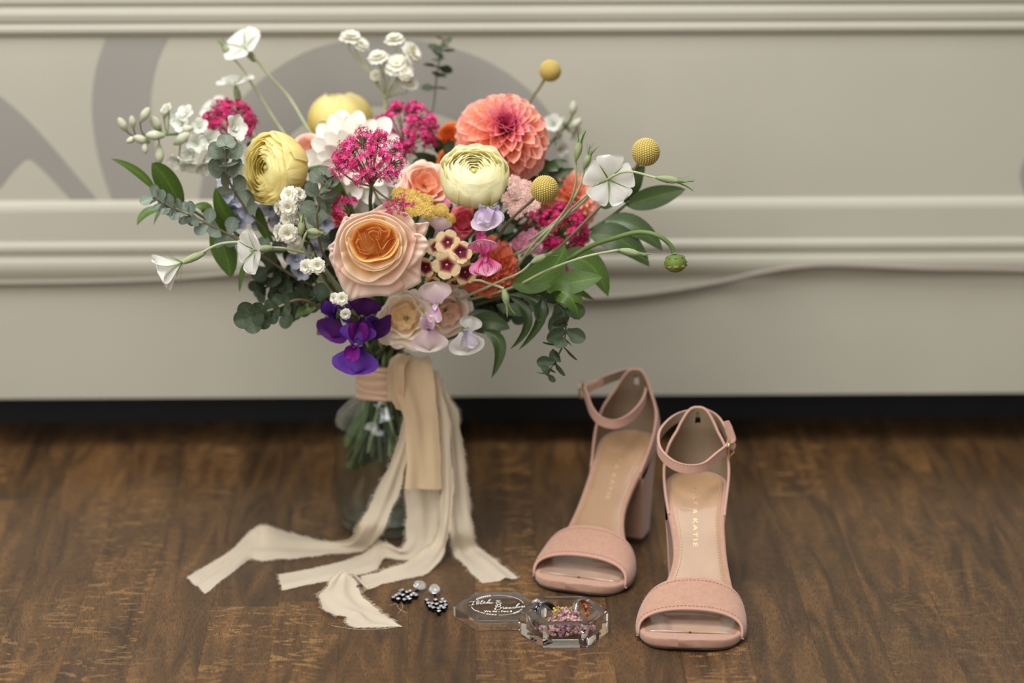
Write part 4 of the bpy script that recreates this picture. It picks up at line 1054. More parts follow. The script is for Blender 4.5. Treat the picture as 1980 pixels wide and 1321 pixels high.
def yarrow(nm, label, pos, n, R, mats, seed=1, subs=9, per=44, s=.0016, dome=.35, lobes=5, group=None):
    M = frame(n, 0, loc=pos); t = thing(nm, label, 'flower', M, group); r = random.Random(seed); mb = MB(); br = MB()
    for i in range(subs):
        rad = R * .72 * math.sqrt((i + .3) / subs); a = i * 2.4; c = Vector((rad * math.cos(a), rad * math.sin(a), R * dome * (1 - (rad / R) ** 2) + r.uniform(-.06, .06) * R))
        br.tube([np.array(M @ Vector((0, 0, -.8 * R))), np.array(M @ (c + Vector((0, 0, -.2 * R))))], .0006, 5)
        br.lathe([(.0001, -.30 * R), (.10 * R, -.24 * R), (.24 * R, -.06 * R), (.26 * R, -.0 * R), (.2 * R, .05 * R), (.0001, .09 * R)], 12, M=M @ TR(*c))
        for k in range(per):
            rr_ = .34 * R * math.sqrt((k + .5) / per); b = k * 2.4
            p = c + Vector((rr_ * math.cos(b), rr_ * math.sin(b), .10 * R * (1 - (rr_ / (.34 * R)) ** 2) + r.uniform(0, .03) * R))
            Mq = M @ TR(*p) @ RX(r.uniform(-.4, .4) - .9 * math.sin(b) * rr_ / R) @ RY(r.uniform(-.4, .4) + .9 * math.cos(b) * rr_ / R)
            star(mb, Mq, s * r.uniform(.8, 1.25), r.randrange(len(mats)), lobes, False, .1, .9)
            mb.ball(s * .42, 3, Mq @ TR(0, 0, s * .3), r.randrange(len(mats)))
    mb.build('floret_cluster', mats, t, False, kind='stuff'); br.build('branchlets', plain('yarrow_stalk', (112, 122, 84), .7) if 'yarrow_stalk' not in bpy.data.materials else bpy.data.materials['yarrow_stalk'], t)
    stem(t, np.array(M @ Vector((0, 0, -.8 * R))), -unit(n), STEM_D, .0014)
    return t
# ---- sweet pea
def sp_bloom(t, pos, n, up, s, mb_, mw, roll=0, wdir=0, wide=1.3):
    M = frame(n, roll, up=up, loc=pos)
    G = petal(s, s * wide * 1.25, 70, 92, -.04, .55, 3.0, .25, ruf=.085, rf=4, notch=.10, nu=10, nv_=13, tip=26, seed=int(pos[0] * 9999) % 97)
    MB().grid(G, M=M @ RZ(math.pi / 2) @ TR(0, 0, 0)).build('banner_petal', mb_, t)
    for sd in (-1, 1):
        G = petal(s * .86, s * .68, 42, 78, .22, .6, 2.2, .25, ruf=.05, rf=3, nu=8, nv_=8, seed=3 + sd)
        MB().grid(G, M=M @ TR(0, -s * .05, s * .12) @ RZ((-math.pi / 2 + sd * .62) if not wdir else (math.pi / 2 + sd * .75)) @ RX(sd * .5)).build('wing_petal', mw, t)
    MB().grid(petal(s * .5, s * .3, 25, 40, .8, .5, 2, .3, nu=6, nv_=6), M=M @ RZ(-math.pi / 2)).build('keel', mw, t)
    cal = MB().ball(s * .14, 6, M @ TR(0, 0, -s * .06))
    for k in range(5): cal.grid(petal(s * .28, s * .09, 60, 80, .2, .3, 1.4, .8, nu=4, nv_=3), M=M @ TR(0, 0, -s * .08) @ RZ(k * 1.257))
    cal.build('calyx', SEPAL, t)
    return np.array(M @ Vector((0, 0, -s * .2)))
def sweet_pea(label, blooms, mats, via=(), group=None):
    t = thing('sweet_pea', label, 'flower', TR(*blooms[0][0]), group); last = None; pts = []
    for b in blooms: pts.append(sp_bloom(t, b[0], b[1], b[2], b[3], mats[0], mats[1], b[4] if len(b) > 4 else 0, b[5] if len(b) > 5 else 0))
    c = np.mean(pts, 0) + np.array([0, .012, -.004]); br = MB()
    for p in pts: br.tube(cr([p, p * .5 + c * .5 + [0, .002, 0], c], 4), .0007, 5)
    br.build('pedicels', SEPAL, t)
    stem(t, c, np.array([BX, BY, .15]) - c, STEM_D, .0012, via=via)
    return t
# ---- corn cockle: five wedge petals on a ribbed calyx
CALM = petalm('cockle_calyx', [(0, (138, 152, 108)), (1, (166, 176, 132))], 0, .35, .7, 18)
def cockle(label, pos, n, R, mat, path, roll=0, seed=1, tilt=0, bend=(62, 88), sep=.9, scj=.04, group=None):
    M = frame(n, roll, loc=pos); t = thing('corn_cockle', label, 'flower', M, group)
    G = petal(R, R * 1.0, bend[0], bend[1], -.06, .82, 4, .14, ruf=.03, rf=3, notch=.05, nu=11, nv_=11, seed=seed, tip=8)
    ring(t, 'petal', G, mat, 5, 0, .07, scj, seed)
    c = MB(); c.lathe([(.0010, -.85 * R), (.0022, -.74 * R), (.0032, -.5 * R), (.0030, -.25 * R), (.0019, -.02 * R)], 10, M=M)
    c.build('calyx', CALM, t)
    sp = MB()
    for k in range(5): sp.grid(petal(R * sep, R * .055, 48, 80, .2, .3, 1.3, .9, nu=6, nv_=3), M=M @ TR(0, 0, -.04 * R) @ RZ(k * 1.257 + .63))
    sp.build('sepals', SEPAL, t)
    st = MB()
    for k in range(4): st.tube([np.array(M @ Vector((0, 0, 0))), np.array(M @ Vector((.0012 * math.cos(k * 1.57), .0012 * math.sin(k * 1.57), .26 * R)))], .0002, 4)
    st.build('stamens', SEPAL, t)
    b0 = np.array(M @ Vector((0, 0, -.84 * R)))
    stem(t, b0, -unit(n), STEM_P, .0012, via=path, r1=.0010)
    return t
def cockle_bud(label, pts, L, path_w=.0010, group=None, openb=False):
    """pts: stem path ending at the tip of the bud (first point = tip)"""
    tip, nxt = np.asarray(pts[0]), np.asarray(pts[1]); d = unit(tip - nxt); M = frame(d, 0, loc=tip - d * L)
    t = thing('corn_cockle_bud', label, 'flower bud', M, group)
    MB().lathe([(.0009, 0), (.0020, .10 * L), (.0031, .30 * L), (.0029, .46 * L), (.0018, .62 * L), (.0010, .76 * L), (.0002, .9 * L)], 12, M=M).build('bud', CALM, t)
    sp = MB()
    for k in range(5): sp.grid(petal(L * .62, L * .065, 4, 34 + 8 * (k % 2), .2, .3, 1.3, .9, nu=6, nv_=3), M=M @ TR(0, 0, .5 * L) @ RZ(k * 1.257) @ TR(.0016, 0, 0))
    sp.build('sepals', SEPAL, t)
    stem(t, tip - d * L, -d, STEM_P, path_w, via=pts[2:])
    return t
# ---- feverfew
FWM = petalm('feverfew_petal', [(0, (226, 222, 196)), (1, (240, 238, 228))], .25, .06)
FYM = plain('feverfew_centre', (172, 168, 92), .8, bump=.3)
def fever_head(t, pos, n, r, seed=1, back=False):
    M = frame(n, seed, loc=pos); mb = MB(); q = random.Random(seed)
    for (k, L, b, cnt, z) in ((0, 1.0, 78, 15, 0), (1, .82, 60, 13, .10), (2, .6, 42, 10, .16)):
        for i in range(cnt):
            mb.grid(petal(r * L * q.uniform(.88, 1.08), r * .40, b, b + 22, .12, .75, 4, .4, ruf=.05, notch=.07, nu=5, nv_=4, tip=15, seed=i), M=M @ TR(0, 0, z * r) @ RZ(2 * math.pi * (i + k * .4) / cnt + q.uniform(-.1, .1)))
    h = mb.build('flower_head', FWM, t)
    c = MB().ball(r * .21, 6, M @ TR(0, 0, .16 * r)); c.ball(r * .30, 5, M @ TR(0, 0, -.12 * r)); c.build('disc', FYM, h)
    return np.array(M @ Vector((0, 0, -.3 * r)))
def feverfew(label, heads, node, via=(), leafy=0, group=None, mat=None):
    t = thing('feverfew', label, 'flower', TR(*node), group); br = MB()
    for i, (p, n, r) in enumerate(heads):
        b = fever_head(t, p, n, r, i * 3 + 1); node = np.asarray(node)
        br.tube(cr([b, b - unit(n) * r * .8, (b + node) / 2 + [0, 0, -.002], node], 4), .0007, 5)
    br.build('pedicels', mat or STEM_G, t)
    stem(t, node, np.array([BX, BY, .15]) - node, mat or STEM_G, .0012, via=via)
    return t
# ---- craspedia
CRM = petalm('craspedia', [(0, (160, 134, 60)), (.5, (204, 182, 104)), (1, (222, 206, 138))], 0, .2, .85)
def craspedia(label, pos, r, back, via=(), group=None):
    M = frame(-unit(back), 0, loc=pos); t = thing('craspedia', label, 'flower', M, group); mb = MB()
    V0 = MB().ball(r * .93, 14, M)
    mb.add(np.concatenate(V0.V), V0.F, None)
    N = 390
    for i in range(N):
        z = 1 - 2 * (i + .5) / N; a = i * 2.39996; q = math.sqrt(1 - z * z); d = Vector((q * math.cos(a), q * math.sin(a), z * 1.0))
        Mq = M @ frame(d, a, loc=d * r * .93); s = r * .090
        mb.add([(s, 0, 0), (.3 * s, .95 * s, 0), (-.8 * s, .6 * s, 0), (-.8 * s, -.6 * s, 0), (.3 * s, -.95 * s, 0), (0, 0, s * .95)], [(0, 1, 5), (1, 2, 5), (2, 3, 5), (3, 4, 5), (4, 0, 5)], [(.1, .5)] * 5 + [(1, .5)], 0, Mq)
    mb.build('globe', CRM, t)
    stem(t, np.asarray(pos) + unit(back) * r * .9, back, STEM_B, .0013, via=via)
    return t
# ---- leafy sprigs
def round_leaf(r, elong=1.0, cup=.12):
    return petal(2 * r * elong, 2 * r, 0, 0, cup, .48, 2.0, .30, nu=9, nv_=9, crease=.10)
_rl = {}
def euc_sprig(label, path, leaves, mat, seed=1, r_stem=.0010, into=True, tipr=None, group=None, ang=62, name='eucalyptus_sprig', elong=.92, face=.75):
    """path: world points tip -> inside; leaves: list of (t along path, radius)"""
    t = thing(name, label, 'foliage', TR(*path[0]), group); r = random.Random(seed); c = cr(path, 6); T = np.gradient(c, axis=0); m = np.linspace(0, 1, len(c))
    if into: stem(t, path[0], path[1] - path[0], STEM_D if mat is EUCD else STEM_B, r_stem, via=path[1:])
    else: MB().tube(c, r_stem, 5).build('stem', STEM_B, t)
    me = {}
    for i, (s, rad) in enumerate(leaves):
        p = np.array([np.interp(s, m, c[:, k]) for k in range(3)]); d = -unit([np.interp(s, m, T[:, k]) for k in range(3)])
        key = round(rad, 4)
        if key not in me: me[key] = MB().grid(round_leaf(rad, elong)).mesh('leaf', mat)
        az0 = (i % 2) * math.pi / 2 + r.uniform(-.3, .3)
        vw = np.array([0, -1.0, .28]); sc_ = unit(np.cross(d, vw)); fw = unit(np.cross(sc_, d))
        for k in range(2):
            tl = math.radians(ang + r.uniform(-14, 14)); sg = 1 if k else -1
            if i % 2 == 0: sd = sc_ * sg + fw * r.uniform(-.2, .5)
            else: sd = fw * sg * .8 + sc_ * r.uniform(-.6, .6)
            z = unit(math.cos(tl) * d + math.sin(tl) * unit(sd)); n = d * .55 + vw * face + np.array([r.uniform(-.4, .4) for _ in range(3)])
            if abs(np.dot(unit(n), z)) > .9: n = n + fw * .8
            x = -unit(n - z * np.dot(n, z)); y = np.cross(z, x); q = p + z * .0008
            Mw = Matrix(((x[0], y[0], z[0], q[0]), (x[1], y[1], z[1], q[1]), (x[2], y[2], z[2], q[2]), (0, 0, 0, 1)))
            ob('leaf', me[key], t, WM[t.name].inverted() @ Mw)
    return t
def leafy(nm, label, path, leaves, mat, smat=None, r=.0013, group=None, fold=.12, pw=.75):
    """path (tip -> inside) for the stem; leaves: (A, C, B, width, normal)"""
    t = thing(nm, label, 'foliage', TR(*path[0]), group)
    stem(t, path[0], path[1] - path[0], smat or STEM_D, r, via=path[1:])
    for L in leaves:
        MB().grid(leafgrid(*L[:5], fold=L[5] if len(L) > 5 else fold, pw=pw)).build('leaf', mat, t)
    return t
# ---- larkspur
LKM = petalm('larkspur_white', [(0, (196, 204, 176)), (.4, (228, 230, 218)), (1, (240, 240, 234))], .25, .08)
LBM = petalm('larkspur_bud', [(0, (150, 166, 118)), (.5, (206, 208, 184)), (1, (178, 176, 142))], .1, .1)
def larkspur(label, path, buds, florets, group=None):
    t = thing('larkspur', label, 'flower', TR(*path[0]), group); c = cr(path, 6); ped = MB()
    stem(t, path[0], path[1] - path[0], STEM_G, .0011, via=path[1:])
    def near(p): return c[np.argmin(np.linalg.norm(c - p, axis=1))]
    for p, d, L in buds:
        M = frame(d, 0, loc=p)
        mb = MB().lathe([(.0003, -.55 * L), (.12 * L, -.42 * L), (.23 * L, -.12 * L), (.25 * L, .08 * L), (.19 * L, .32 * L), (.09 * L, .46 * L), (.0002, .5 * L)], 10, M=M)
        mb.build('bud', LBM, t); q = near(p) ; b = np.array(M @ Vector((0, 0, -.53 * L)))
        ped.tube(cr([b, (b + q) / 2 + unit(b - p) * .002, q], 4), .0006, 5)
    for i, (p, d, R) in enumerate(florets):
        M = frame(d, i, loc=p)
        f = MB().ball(.16 * R, 5, M).build('floret', LKM, t)
        me = MB().grid(petal(R, R * .8, 35, 80, .25, .62, 2, .22, ruf=.05, nu=8, nv_=7, seed=i)).mesh('petal', LKM)
        for k in range(5): ob('petal', me, f, WM[t.name].inverted() @ M @ RZ(k * 1.257 + .2))
        f_s = MB().grid(petal(R * .5, R * .36, 8, 30, .5, .6, 2, .4, nu=5, nv_=5), M=M); f_s.grid(petal(R * .5, R * .36, 8, 30, .5, .6, 2, .4, nu=5, nv_=5), M=M @ RZ(2.6)); f_s.build('inner_petal', LKM, f)
        q = near(p); b = np.array(M @ Vector((0, 0, -.1 * R))); ped.tube(cr([b, (b + q) / 2 + [0, 0, -.001], q], 4), .0006, 5)
    ped.build('pedicels', STEM_G, t)
    return t
# ------------------------------------------------------------------ the bouquet, every stem its own thing
ROSE = [petalm('rose_inner', [(0, (240, 168, 84)), (.5, (251, 208, 128)), (1, (254, 234, 190))], .4, .07),
        petalm('rose_mid', [(0, (252, 214, 156)), (.6, (253, 234, 204)), (1, (254, 243, 230))], .4, .06),
        petalm('rose_outer', [(0, (250, 212, 176)), (.5, (252, 226, 206)), (1, (253, 234, 222))], .4, .04, edge=(252, 222, 200))]
gr = thing('garden_rose', 'large peach garden rose with a quartered orange heart at the front centre of the bouquet', 'flower', P(724, 472, 2.225))
def zp(p): return (540 + p[0] / 4.714, 340 + p[1] / 4.714)
def hp(rim, Y, mat, rows=((.42, .020), (.70, .0065), (.90, .0004), (.97, -.0006), (1, .0006)), c=(722, 470), wav=.0006, name='petal', Yf=None):
    """one rose petal: its rim curve, then the blade running inward and down into the cup"""
    r2 = cr([P(*zp(p), 2.2) for p in rim], 5); px = []
    k = np.array([[a / (len(r2) - 1)] for a in range(len(r2))])[:, 0]
    rp = cr([np.array([*zp(p), 0.0]) for p in rim], 5)
    G = []
    for a, dy in rows:
        row = []
        for i in range(len(rp)):
            e = math.sin(math.pi * k[i]) ** .5
            x = c[0] + (rp[i, 0] - c[0]) * a; y = c[1] + (rp[i, 1] - c[1]) * a
            row.append(P(x, y, Y + dy + .0022 * (1 - e) + wav * math.sin(i * .8 + Y * 9999) * a * a))
        G.append(row)
    G = cr_rows(np.array(G), 3)
    if np.mean(normals(G)[:, :, 1]) > 0: G = G[:, ::-1]
    return MB().grid(G).build(name, mat, gr)
def cr_rows(G, n):
    out = [cr(list(G[:, j]), n) for j in range(G.shape[1])]
    return np.stack(out, 1)
OUTR = ((.38, .022), (.62, .010), (.84, .0030), (.95, .0012), (1, .0034))
for rim, Y in (([(500, 850), (530, 930), (575, 1030), (612, 1096), (645, 1142), (700, 1124), (760, 1112), (900, 1096), (1010, 1098), (1080, 1060), (1150, 1008)], 2.213),
               ([(1040, 1090), (1130, 1050), (1220, 1015), (1290, 972), (1291, 920), (1290, 860), (1300, 740)], 2.217), ([(1180, 860), (1250, 800), (1310, 740), (1345, 690), (1362, 640), (1355, 600), (1330, 560), (1285, 528), (1230, 520)], 2.209),
               ([(1200, 500), (1235, 436), (1300, 430), (1366, 424), (1352, 490), (1325, 560), (1290, 620)], 2.222), ([(1255, 560), (1245, 480), (1225, 410), (1170, 345), (1115, 312), (1098, 285), (1058, 264), (1010, 285), (960, 305), (860, 315)], 2.213),
               ([(840, 330), (905, 275), (950, 255), (985, 236), (1010, 262), (1060, 300), (1100, 350)], 2.220), ([(900, 330), (868, 300), (840, 318), (760, 338), (660, 350), (640, 375), (600, 368), (580, 400), (560, 440), (520, 530), (505, 600)], 2.212),
               ([(560, 480), (525, 540), (495, 600), (445, 642), (452, 672), (460, 700), (452, 745), (475, 800), (505, 868), (520, 920)], 2.217)):
    hp(rim, Y, ROSE[2], OUTR)
CUP = ((.55, .016), (.80, .0045), (.93, .0002), (.98, -.0006), (1, .0004))
for rim, Y, m in (([(1252, 560), (1240, 640), (1195, 780), (1120, 900), (1060, 965), (990, 1000), (820, 1002), (700, 975), (600, 915), (540, 840)], 2.2085, 2), ([(545, 880), (500, 790), (492, 690), (520, 560), (570, 450), (650, 385), (760, 345), (870, 322), (990, 345)], 2.2085, 2),
                  ([(870, 318), (990, 345), (1100, 400), (1190, 480), (1235, 560), (1240, 640)], 2.2088, 2),
                  ([(1165, 600), (1150, 700), (1100, 800), (1010, 880), (930, 925), (830, 978), (720, 950), (620, 880), (580, 800), (560, 700)], 2.2045, 1), ([(560, 720), (548, 600), (590, 490), (660, 425), (760, 378), (860, 352), (980, 372)], 2.2045, 1), ([(860, 352), (980, 372), (1080, 430), (1140, 500), (1168, 590), (1160, 690)], 2.2048, 1),
                  ([(1125, 640), (1105, 740), (1000, 815), (880, 855), (760, 812), (670, 760), (625, 690), (605, 600)], 2.2015, 1), ([(610, 640), (600, 560), (640, 480), (720, 425), (830, 390), (940, 405), (1050, 460), (1110, 540), (1125, 640)], 2.2018, 1),
                  ([(620, 560), (645, 660), (700, 752), (790, 790), (900, 775), (1010, 745), (1085, 650), (1095, 570)], 2.1992, 0)):
    hp(rim, Y, ROSE[m], CUP)
HRT = ((.80, .0090), (.92, .0040), (.985, .0006), (1, 0))
for rim in ([(695, 600), (720, 660), (790, 680), (850, 640), (860, 590), (830, 560), (810, 520), (850, 498), (900, 508), (908, 540), (880, 562)], [(700, 640), (740, 700), (820, 712), (862, 655), (882, 575), (912, 630), (940, 672), (1000, 590), (1065, 560)],
            [(660, 650), (700, 738), (775, 758), (830, 700), (870, 650), (900, 705), (930, 742), (1000, 700), (1060, 620), (1082, 560)], [(700, 450), (712, 500), (745, 570), (780, 632)], [(745, 470), (775, 520), (790, 580), (822, 622)],
            [(790, 490), (850, 468), (910, 468), (950, 500), (1005, 500), (985, 560), (940, 602)], [(715, 490), (780, 445), (860, 430), (940, 448), (1000, 478), (1012, 505), (1000, 560)], [(655, 590), (668, 530), (700, 480), (765, 436), (850, 410), (950, 428), (1040, 478), (1075, 540), (1070, 600)],
            [(690, 620), (715, 575), (770, 600), (800, 650)], [(905, 480), (930, 520), (920, 560), (890, 590)], [(640, 620), (680, 720), (760, 778), (860, 770), (960, 752), (1040, 700), (1090, 600)]):
    hp(rim, 2.1995 if rim[0] != (640, 620) else 2.2, ROSE[0], HRT, c=(722, 480), wav=.0002, name='inner_petal')
fl_ = MB(); fl_.lathe([(.0001, -.002), (.010, -.0008), (.018, .003), (.0215, .009)], 24, M=frame(nv(-.08, .1, 1), 0, loc=P(724, 470, 2.2125))); fl_.build('cup_floor', ROSE[0], gr)
cx_ = MB(); Mr = frame(nv(-.05, .15, 1), 0, loc=P(726, 476, 2.238))
for q in range(5): cx_.grid(petal(.026, .009, 100, 130, .2, .3, 1.4, nu=6, nv_=3), M=Mr @ RZ(q * 1.257))
cx_.ball(.008, 6, Mr); cx_.build('calyx', SEPAL, gr)
stem(gr, P(726, 477, 2.245), nv(0, -.2, -1), STEM_G, .0024)
RAN = [petalm('ranunculus_yellow', [(0, (251, 234, 146)), (.6, (253, 242, 166)), (1, (254, 247, 196))], .5, .08, vs=18), petalm('ranunculus_heart', [(0, (250, 240, 156)), (1, (253, 246, 190))], .5, .05)]
RAN2 = [petalm('ranunculus_pale', [(0, (253, 247, 192)), (.6, (254, 250, 212)), (1, (254, 252, 232))], .5, .06, vs=18), petalm('ranunculus_pale_heart', [(0, (252, 246, 190)), (1, (254, 251, 222))], .5, .05)]
ranunculus('ranunculus', 'yellow ranunculus at the left turned sideways, its many petals fanning down', P(527, 326, 2.262), nv(-.72, .22, .60), PX(69), RAN, 0, 4, 108, 12, .035, 1.0)
ranunculus('ranunculus', 'pale lemon ranunculus right of centre, below the big coral dahlia', P(916, 340, 2.245), nv(.02, .78, .58), PX(64), RAN2, .5, 9, 116, 12, .04, .95)
ranunculus('ranunculus', 'smooth deep yellow ranunculus at the top back, seen over the white dahlia', P(658, 232, 2.46), nv(-.05, .93, -.12), PX(66), RAN, .2, 14, 156, 9, .012, .95)
CPK = petalm('dahlia_pink', [(0, (236, 110, 120)), (.5, (248, 164, 166)), (1, (253, 206, 212))], .4, .05)
COR = [petalm('dahlia_heart', [(0, (176, 50, 70)), (.6, (222, 96, 132)), (1, (244, 170, 190))], .2, .06), petalm('dahlia_coral', [(0, (248, 140, 80)), (.5, (251, 168, 120)), (1, (254, 206, 192))], .42, .06, edge=(252, 204, 196)),
       petalm('dahlia_coral_outer', [(0, (249, 150, 100)), (.6, (252, 178, 148)), (1, (254, 208, 196))], .42, .06, edge=(252, 208, 200))]
dahlia('dahlia', 'big coral ball dahlia with a magenta heart at the upper right of the bouquet', P(973, 262, 2.33), nv(.12, .64, .78), PX(93), [COR[0], CPK, COR[2], COR[1], COR[1], COR[1], COR[2]], 125, 0, 2, cup=1.1, wr=.36, t1=126, base_h=.36)
dahlia('dahlia', 'coral dahlia half hidden at the right behind the white corn cockle', P(1103, 388, 2.36), nv(.40, .45, .7), PX(66), [COR[1], COR[1], COR[2]], 110, 0, 5, cup=.8, wr=.30, t1=122, base_h=.4)
CORD = [petalm('dahlia_orange', [(0, (214, 92, 52)), (1, (232, 126, 92))], .25, .06), petalm('dahlia_orange_outer', [(0, (222, 100, 60)), (1, (238, 138, 108))], .25, .06)]
dahlia('dahlia', 'burnt orange dahlia low in the bouquet behind the striped pink sweet pea', P(948, 520, 2.268), nv(.28, .02, 1), PX(60), CORD, 100, 0, 7, cup=.7, wr=.34, t1=118)
WHD = [petalm('white_dahlia', [(0, (226, 218, 186)), (.4, (240, 236, 224)), (1, (245, 243, 236))], .3, .07, vs=14), petalm('white_dahlia_heart', [(0, (210, 176, 176)), (1, (240, 228, 216))], .3, .05)]
dahlia('dahlia', 'large white dahlia with broad petals behind the magenta valerian', P(686, 318, 2.335), nv(-.10, .22, 1), PX(96), [WHD[1], WHD[0], WHD[0]], 54, .3, 8, cup=.30, wr=.27, t0=20, t1=104, tp=2.0, lens=(.55, 1.05), base_h=.2)
PCH = [petalm('peach_ruffle', [(0, (246, 170, 124)), (.6, (250, 202, 172)), (1, (253, 232, 222))], .3, .06)] * 3
rose('lisianthus', 'ruffled peach bloom tucked between the magenta valerian and the pale lemon ranunculus', P(824, 352, 2.30), nv(.12, .55, .75), PX(48), PCH, .7, 5, loose=1)
rose('lisianthus', 'small peach bloom peeping between the two left yellow ranunculus and the white dahlia', P(590, 284, 2.37), nv(-.2, .5, .6), PX(36), PCH, .2, 6)
ORG = [petalm('orange_petal', [(0, (226, 96, 30)), (1, (240, 134, 66))], .3, .08)] * 3
rose('orange_bloom', 'bright orange bloom showing at the left edge of the big coral dahlia', P(866, 262, 2.40), nv(-.45, .5, .6), PX(36), ORG, .2, 12)
rose('orange_bloom', 'orange bloom in the shade between the peach ruffled bloom and the pale lemon ranunculus', P(866, 312, 2.36), nv(-.2, .2, .9), PX(26), ORG, 1.2, 13)
CRM_ = [petalm('cream_inner', [(0, (248, 220, 168)), (1, (252, 238, 212))], .3, .06), petalm('cream_mid', [(0, (250, 232, 200)), (1, (253, 243, 224))], .3, .06), petalm('cream_outer', [(0, (250, 234, 208)), (1, (252, 243, 228))], .3, .06)]
rose('lisianthus', 'cream open bloom under the peach rose, right of the purple sweet peas', P(782, 614, 2.262), nv(-.05, .34, 1), PX(58), CRM_, .9, 21, loose=1)
PCR = [petalm('blush_inner', [(0, (248, 212, 184)), (1, (252, 232, 214))], .3, .06), petalm('blush_outer', [(0, (249, 230, 212)), (1, (252, 240, 230))], .3, .06)]
rose('lisianthus', 'pale blush bloom low at the right of the cream bloom, above the white sweet pea', P(866, 608, 2.268), nv(.22, -.05, 1), PX(56), [PCR[0], PCR[1], PCR[1]], .1, 22, loose=1)
PKB = [petalm('deep_pink_petal', [(0, (214, 66, 90)), (1, (240, 132, 140))], .3, .08)] * 3
rose('pink_bloom', 'small deep pink bloom in the gap between the phlox and the lavender sweet pea', P(898, 428, 2.275), nv(-.1, .4, .9), PX(32), PKB, .4, 31, loose=1)
rose('pink_bloom', 'small red pink bloom in the dark gap left of the peach rose', P(650, 420, 2.30), nv(-.3, .3, .9), PX(20), PKB, .4, 32, loose=1)
# valerian
MG = [plain('magenta', (216, 30, 116), .6, trans=.15), plain('magenta_pink', (232, 66, 146), .6, trans=.15), plain('magenta_deep', (176, 16, 84), .6, trans=.15)]
MG2 = [MG[1], MG[0], plain('bright_pink', (236, 92, 158), .6, trans=.15)]
MG3 = [MG[2], MG[0], plain('crimson', (188, 20, 66), .6, trans=.1)]
valerian('bright magenta valerian head on an open green branched stem in front of the white dahlia', P(716, 318, 2.225), nv(-.02, .92, .38), PX(68), [MG[1], MG[0], MG[0], MG2[2], MG[2]], 2, 20, 28, .0024, 92, squash=.9,
         extra=[(.026, -.01, -.030, .012, 26), (.015, -.006, -.036, .010, 18), (-.026, 0, -.004, .011, 14)], stemvia=[P(716, 395, 2.235), P(722, 450, 2.27)])
valerian('magenta valerian head behind the white dahlia at its upper right', P(788, 254, 2.37), nv(.12, .9, .35), PX(62), [MG[0], MG[1], MG[2]], 3, 19, 36, .0024, 105)
valerian('dark magenta valerian head at the far left beside the white larkspur', P(443, 244, 2.36), nv(-.25, .8, .45), PX(55), [MG[2], MG[0]], 4, 17, 34, .0024, 105)
valerian('deep crimson valerian head at the right under the coral dahlia', P(1088, 446, 2.30), nv(.3, .6, .7), PX(52), MG3, 5, 19, 34, .0025, 110, extra=[(.004, .005, -.028, .014, 40), (-.024, .004, .006, .014, 40)])
valerian('small sprig of bright pink valerian just above the upper left of the peach rose', P(668, 402, 2.235), nv(-.3, .75, .4), PX(24), MG2, 6, 5, 12, .0026, 80)
# yarrow
YL = [plain('yarrow_yellow', (206, 170, 78), .75), plain('yarrow_gold', (220, 190, 104), .75)]
yarrow('yarrow', 'golden yellow yarrow head just behind the top of the peach rose', P(788, 404, 2.252), nv(.12, .86, .5), PX(52), YL, 1, 9, 56)
yarrow('yarrow', 'golden yarrow head in shade under the peach ruffled bloom', P(846, 420, 2.28), nv(.2, .8, .6), PX(34), YL, 2, 6, 40)
PK = [plain('yarrow_dusty_pink', (226, 178, 176), .75), plain('yarrow_cream_pink', (234, 204, 182), .75)]
PK2 = [plain('yarrow_rose', (216, 124, 156), .75), plain('yarrow_blush', (228, 164, 184), .75)]
yarrow('yarrow', 'dusty pink yarrow head between the lemon ranunculus and the nearest yellow ball flower', P(1004, 384, 2.285), nv(.25, .5, .85), PX(46), PK, 3, 8, 44)
yarrow('yarrow', 'rose pink yarrow below the dusty pink one, beside the crimson valerian', P(1018, 468, 2.285), nv(.1, .3, 1), PX(32), PK2, 4, 6, 34)
yarrow('yarrow', 'small rose pink yarrow lowest at the right, above the green leaves', P(1046, 478, 2.292), nv(.2, .1, 1), PX(22), PK2, 5, 4, 26)
yarrow('yarrow', 'small dusty pink yarrow left of the stem under the lemon ranunculus', P(860, 395, 2.30), nv(-.1, .4, 1), PX(22), PK2, 6, 4, 26)
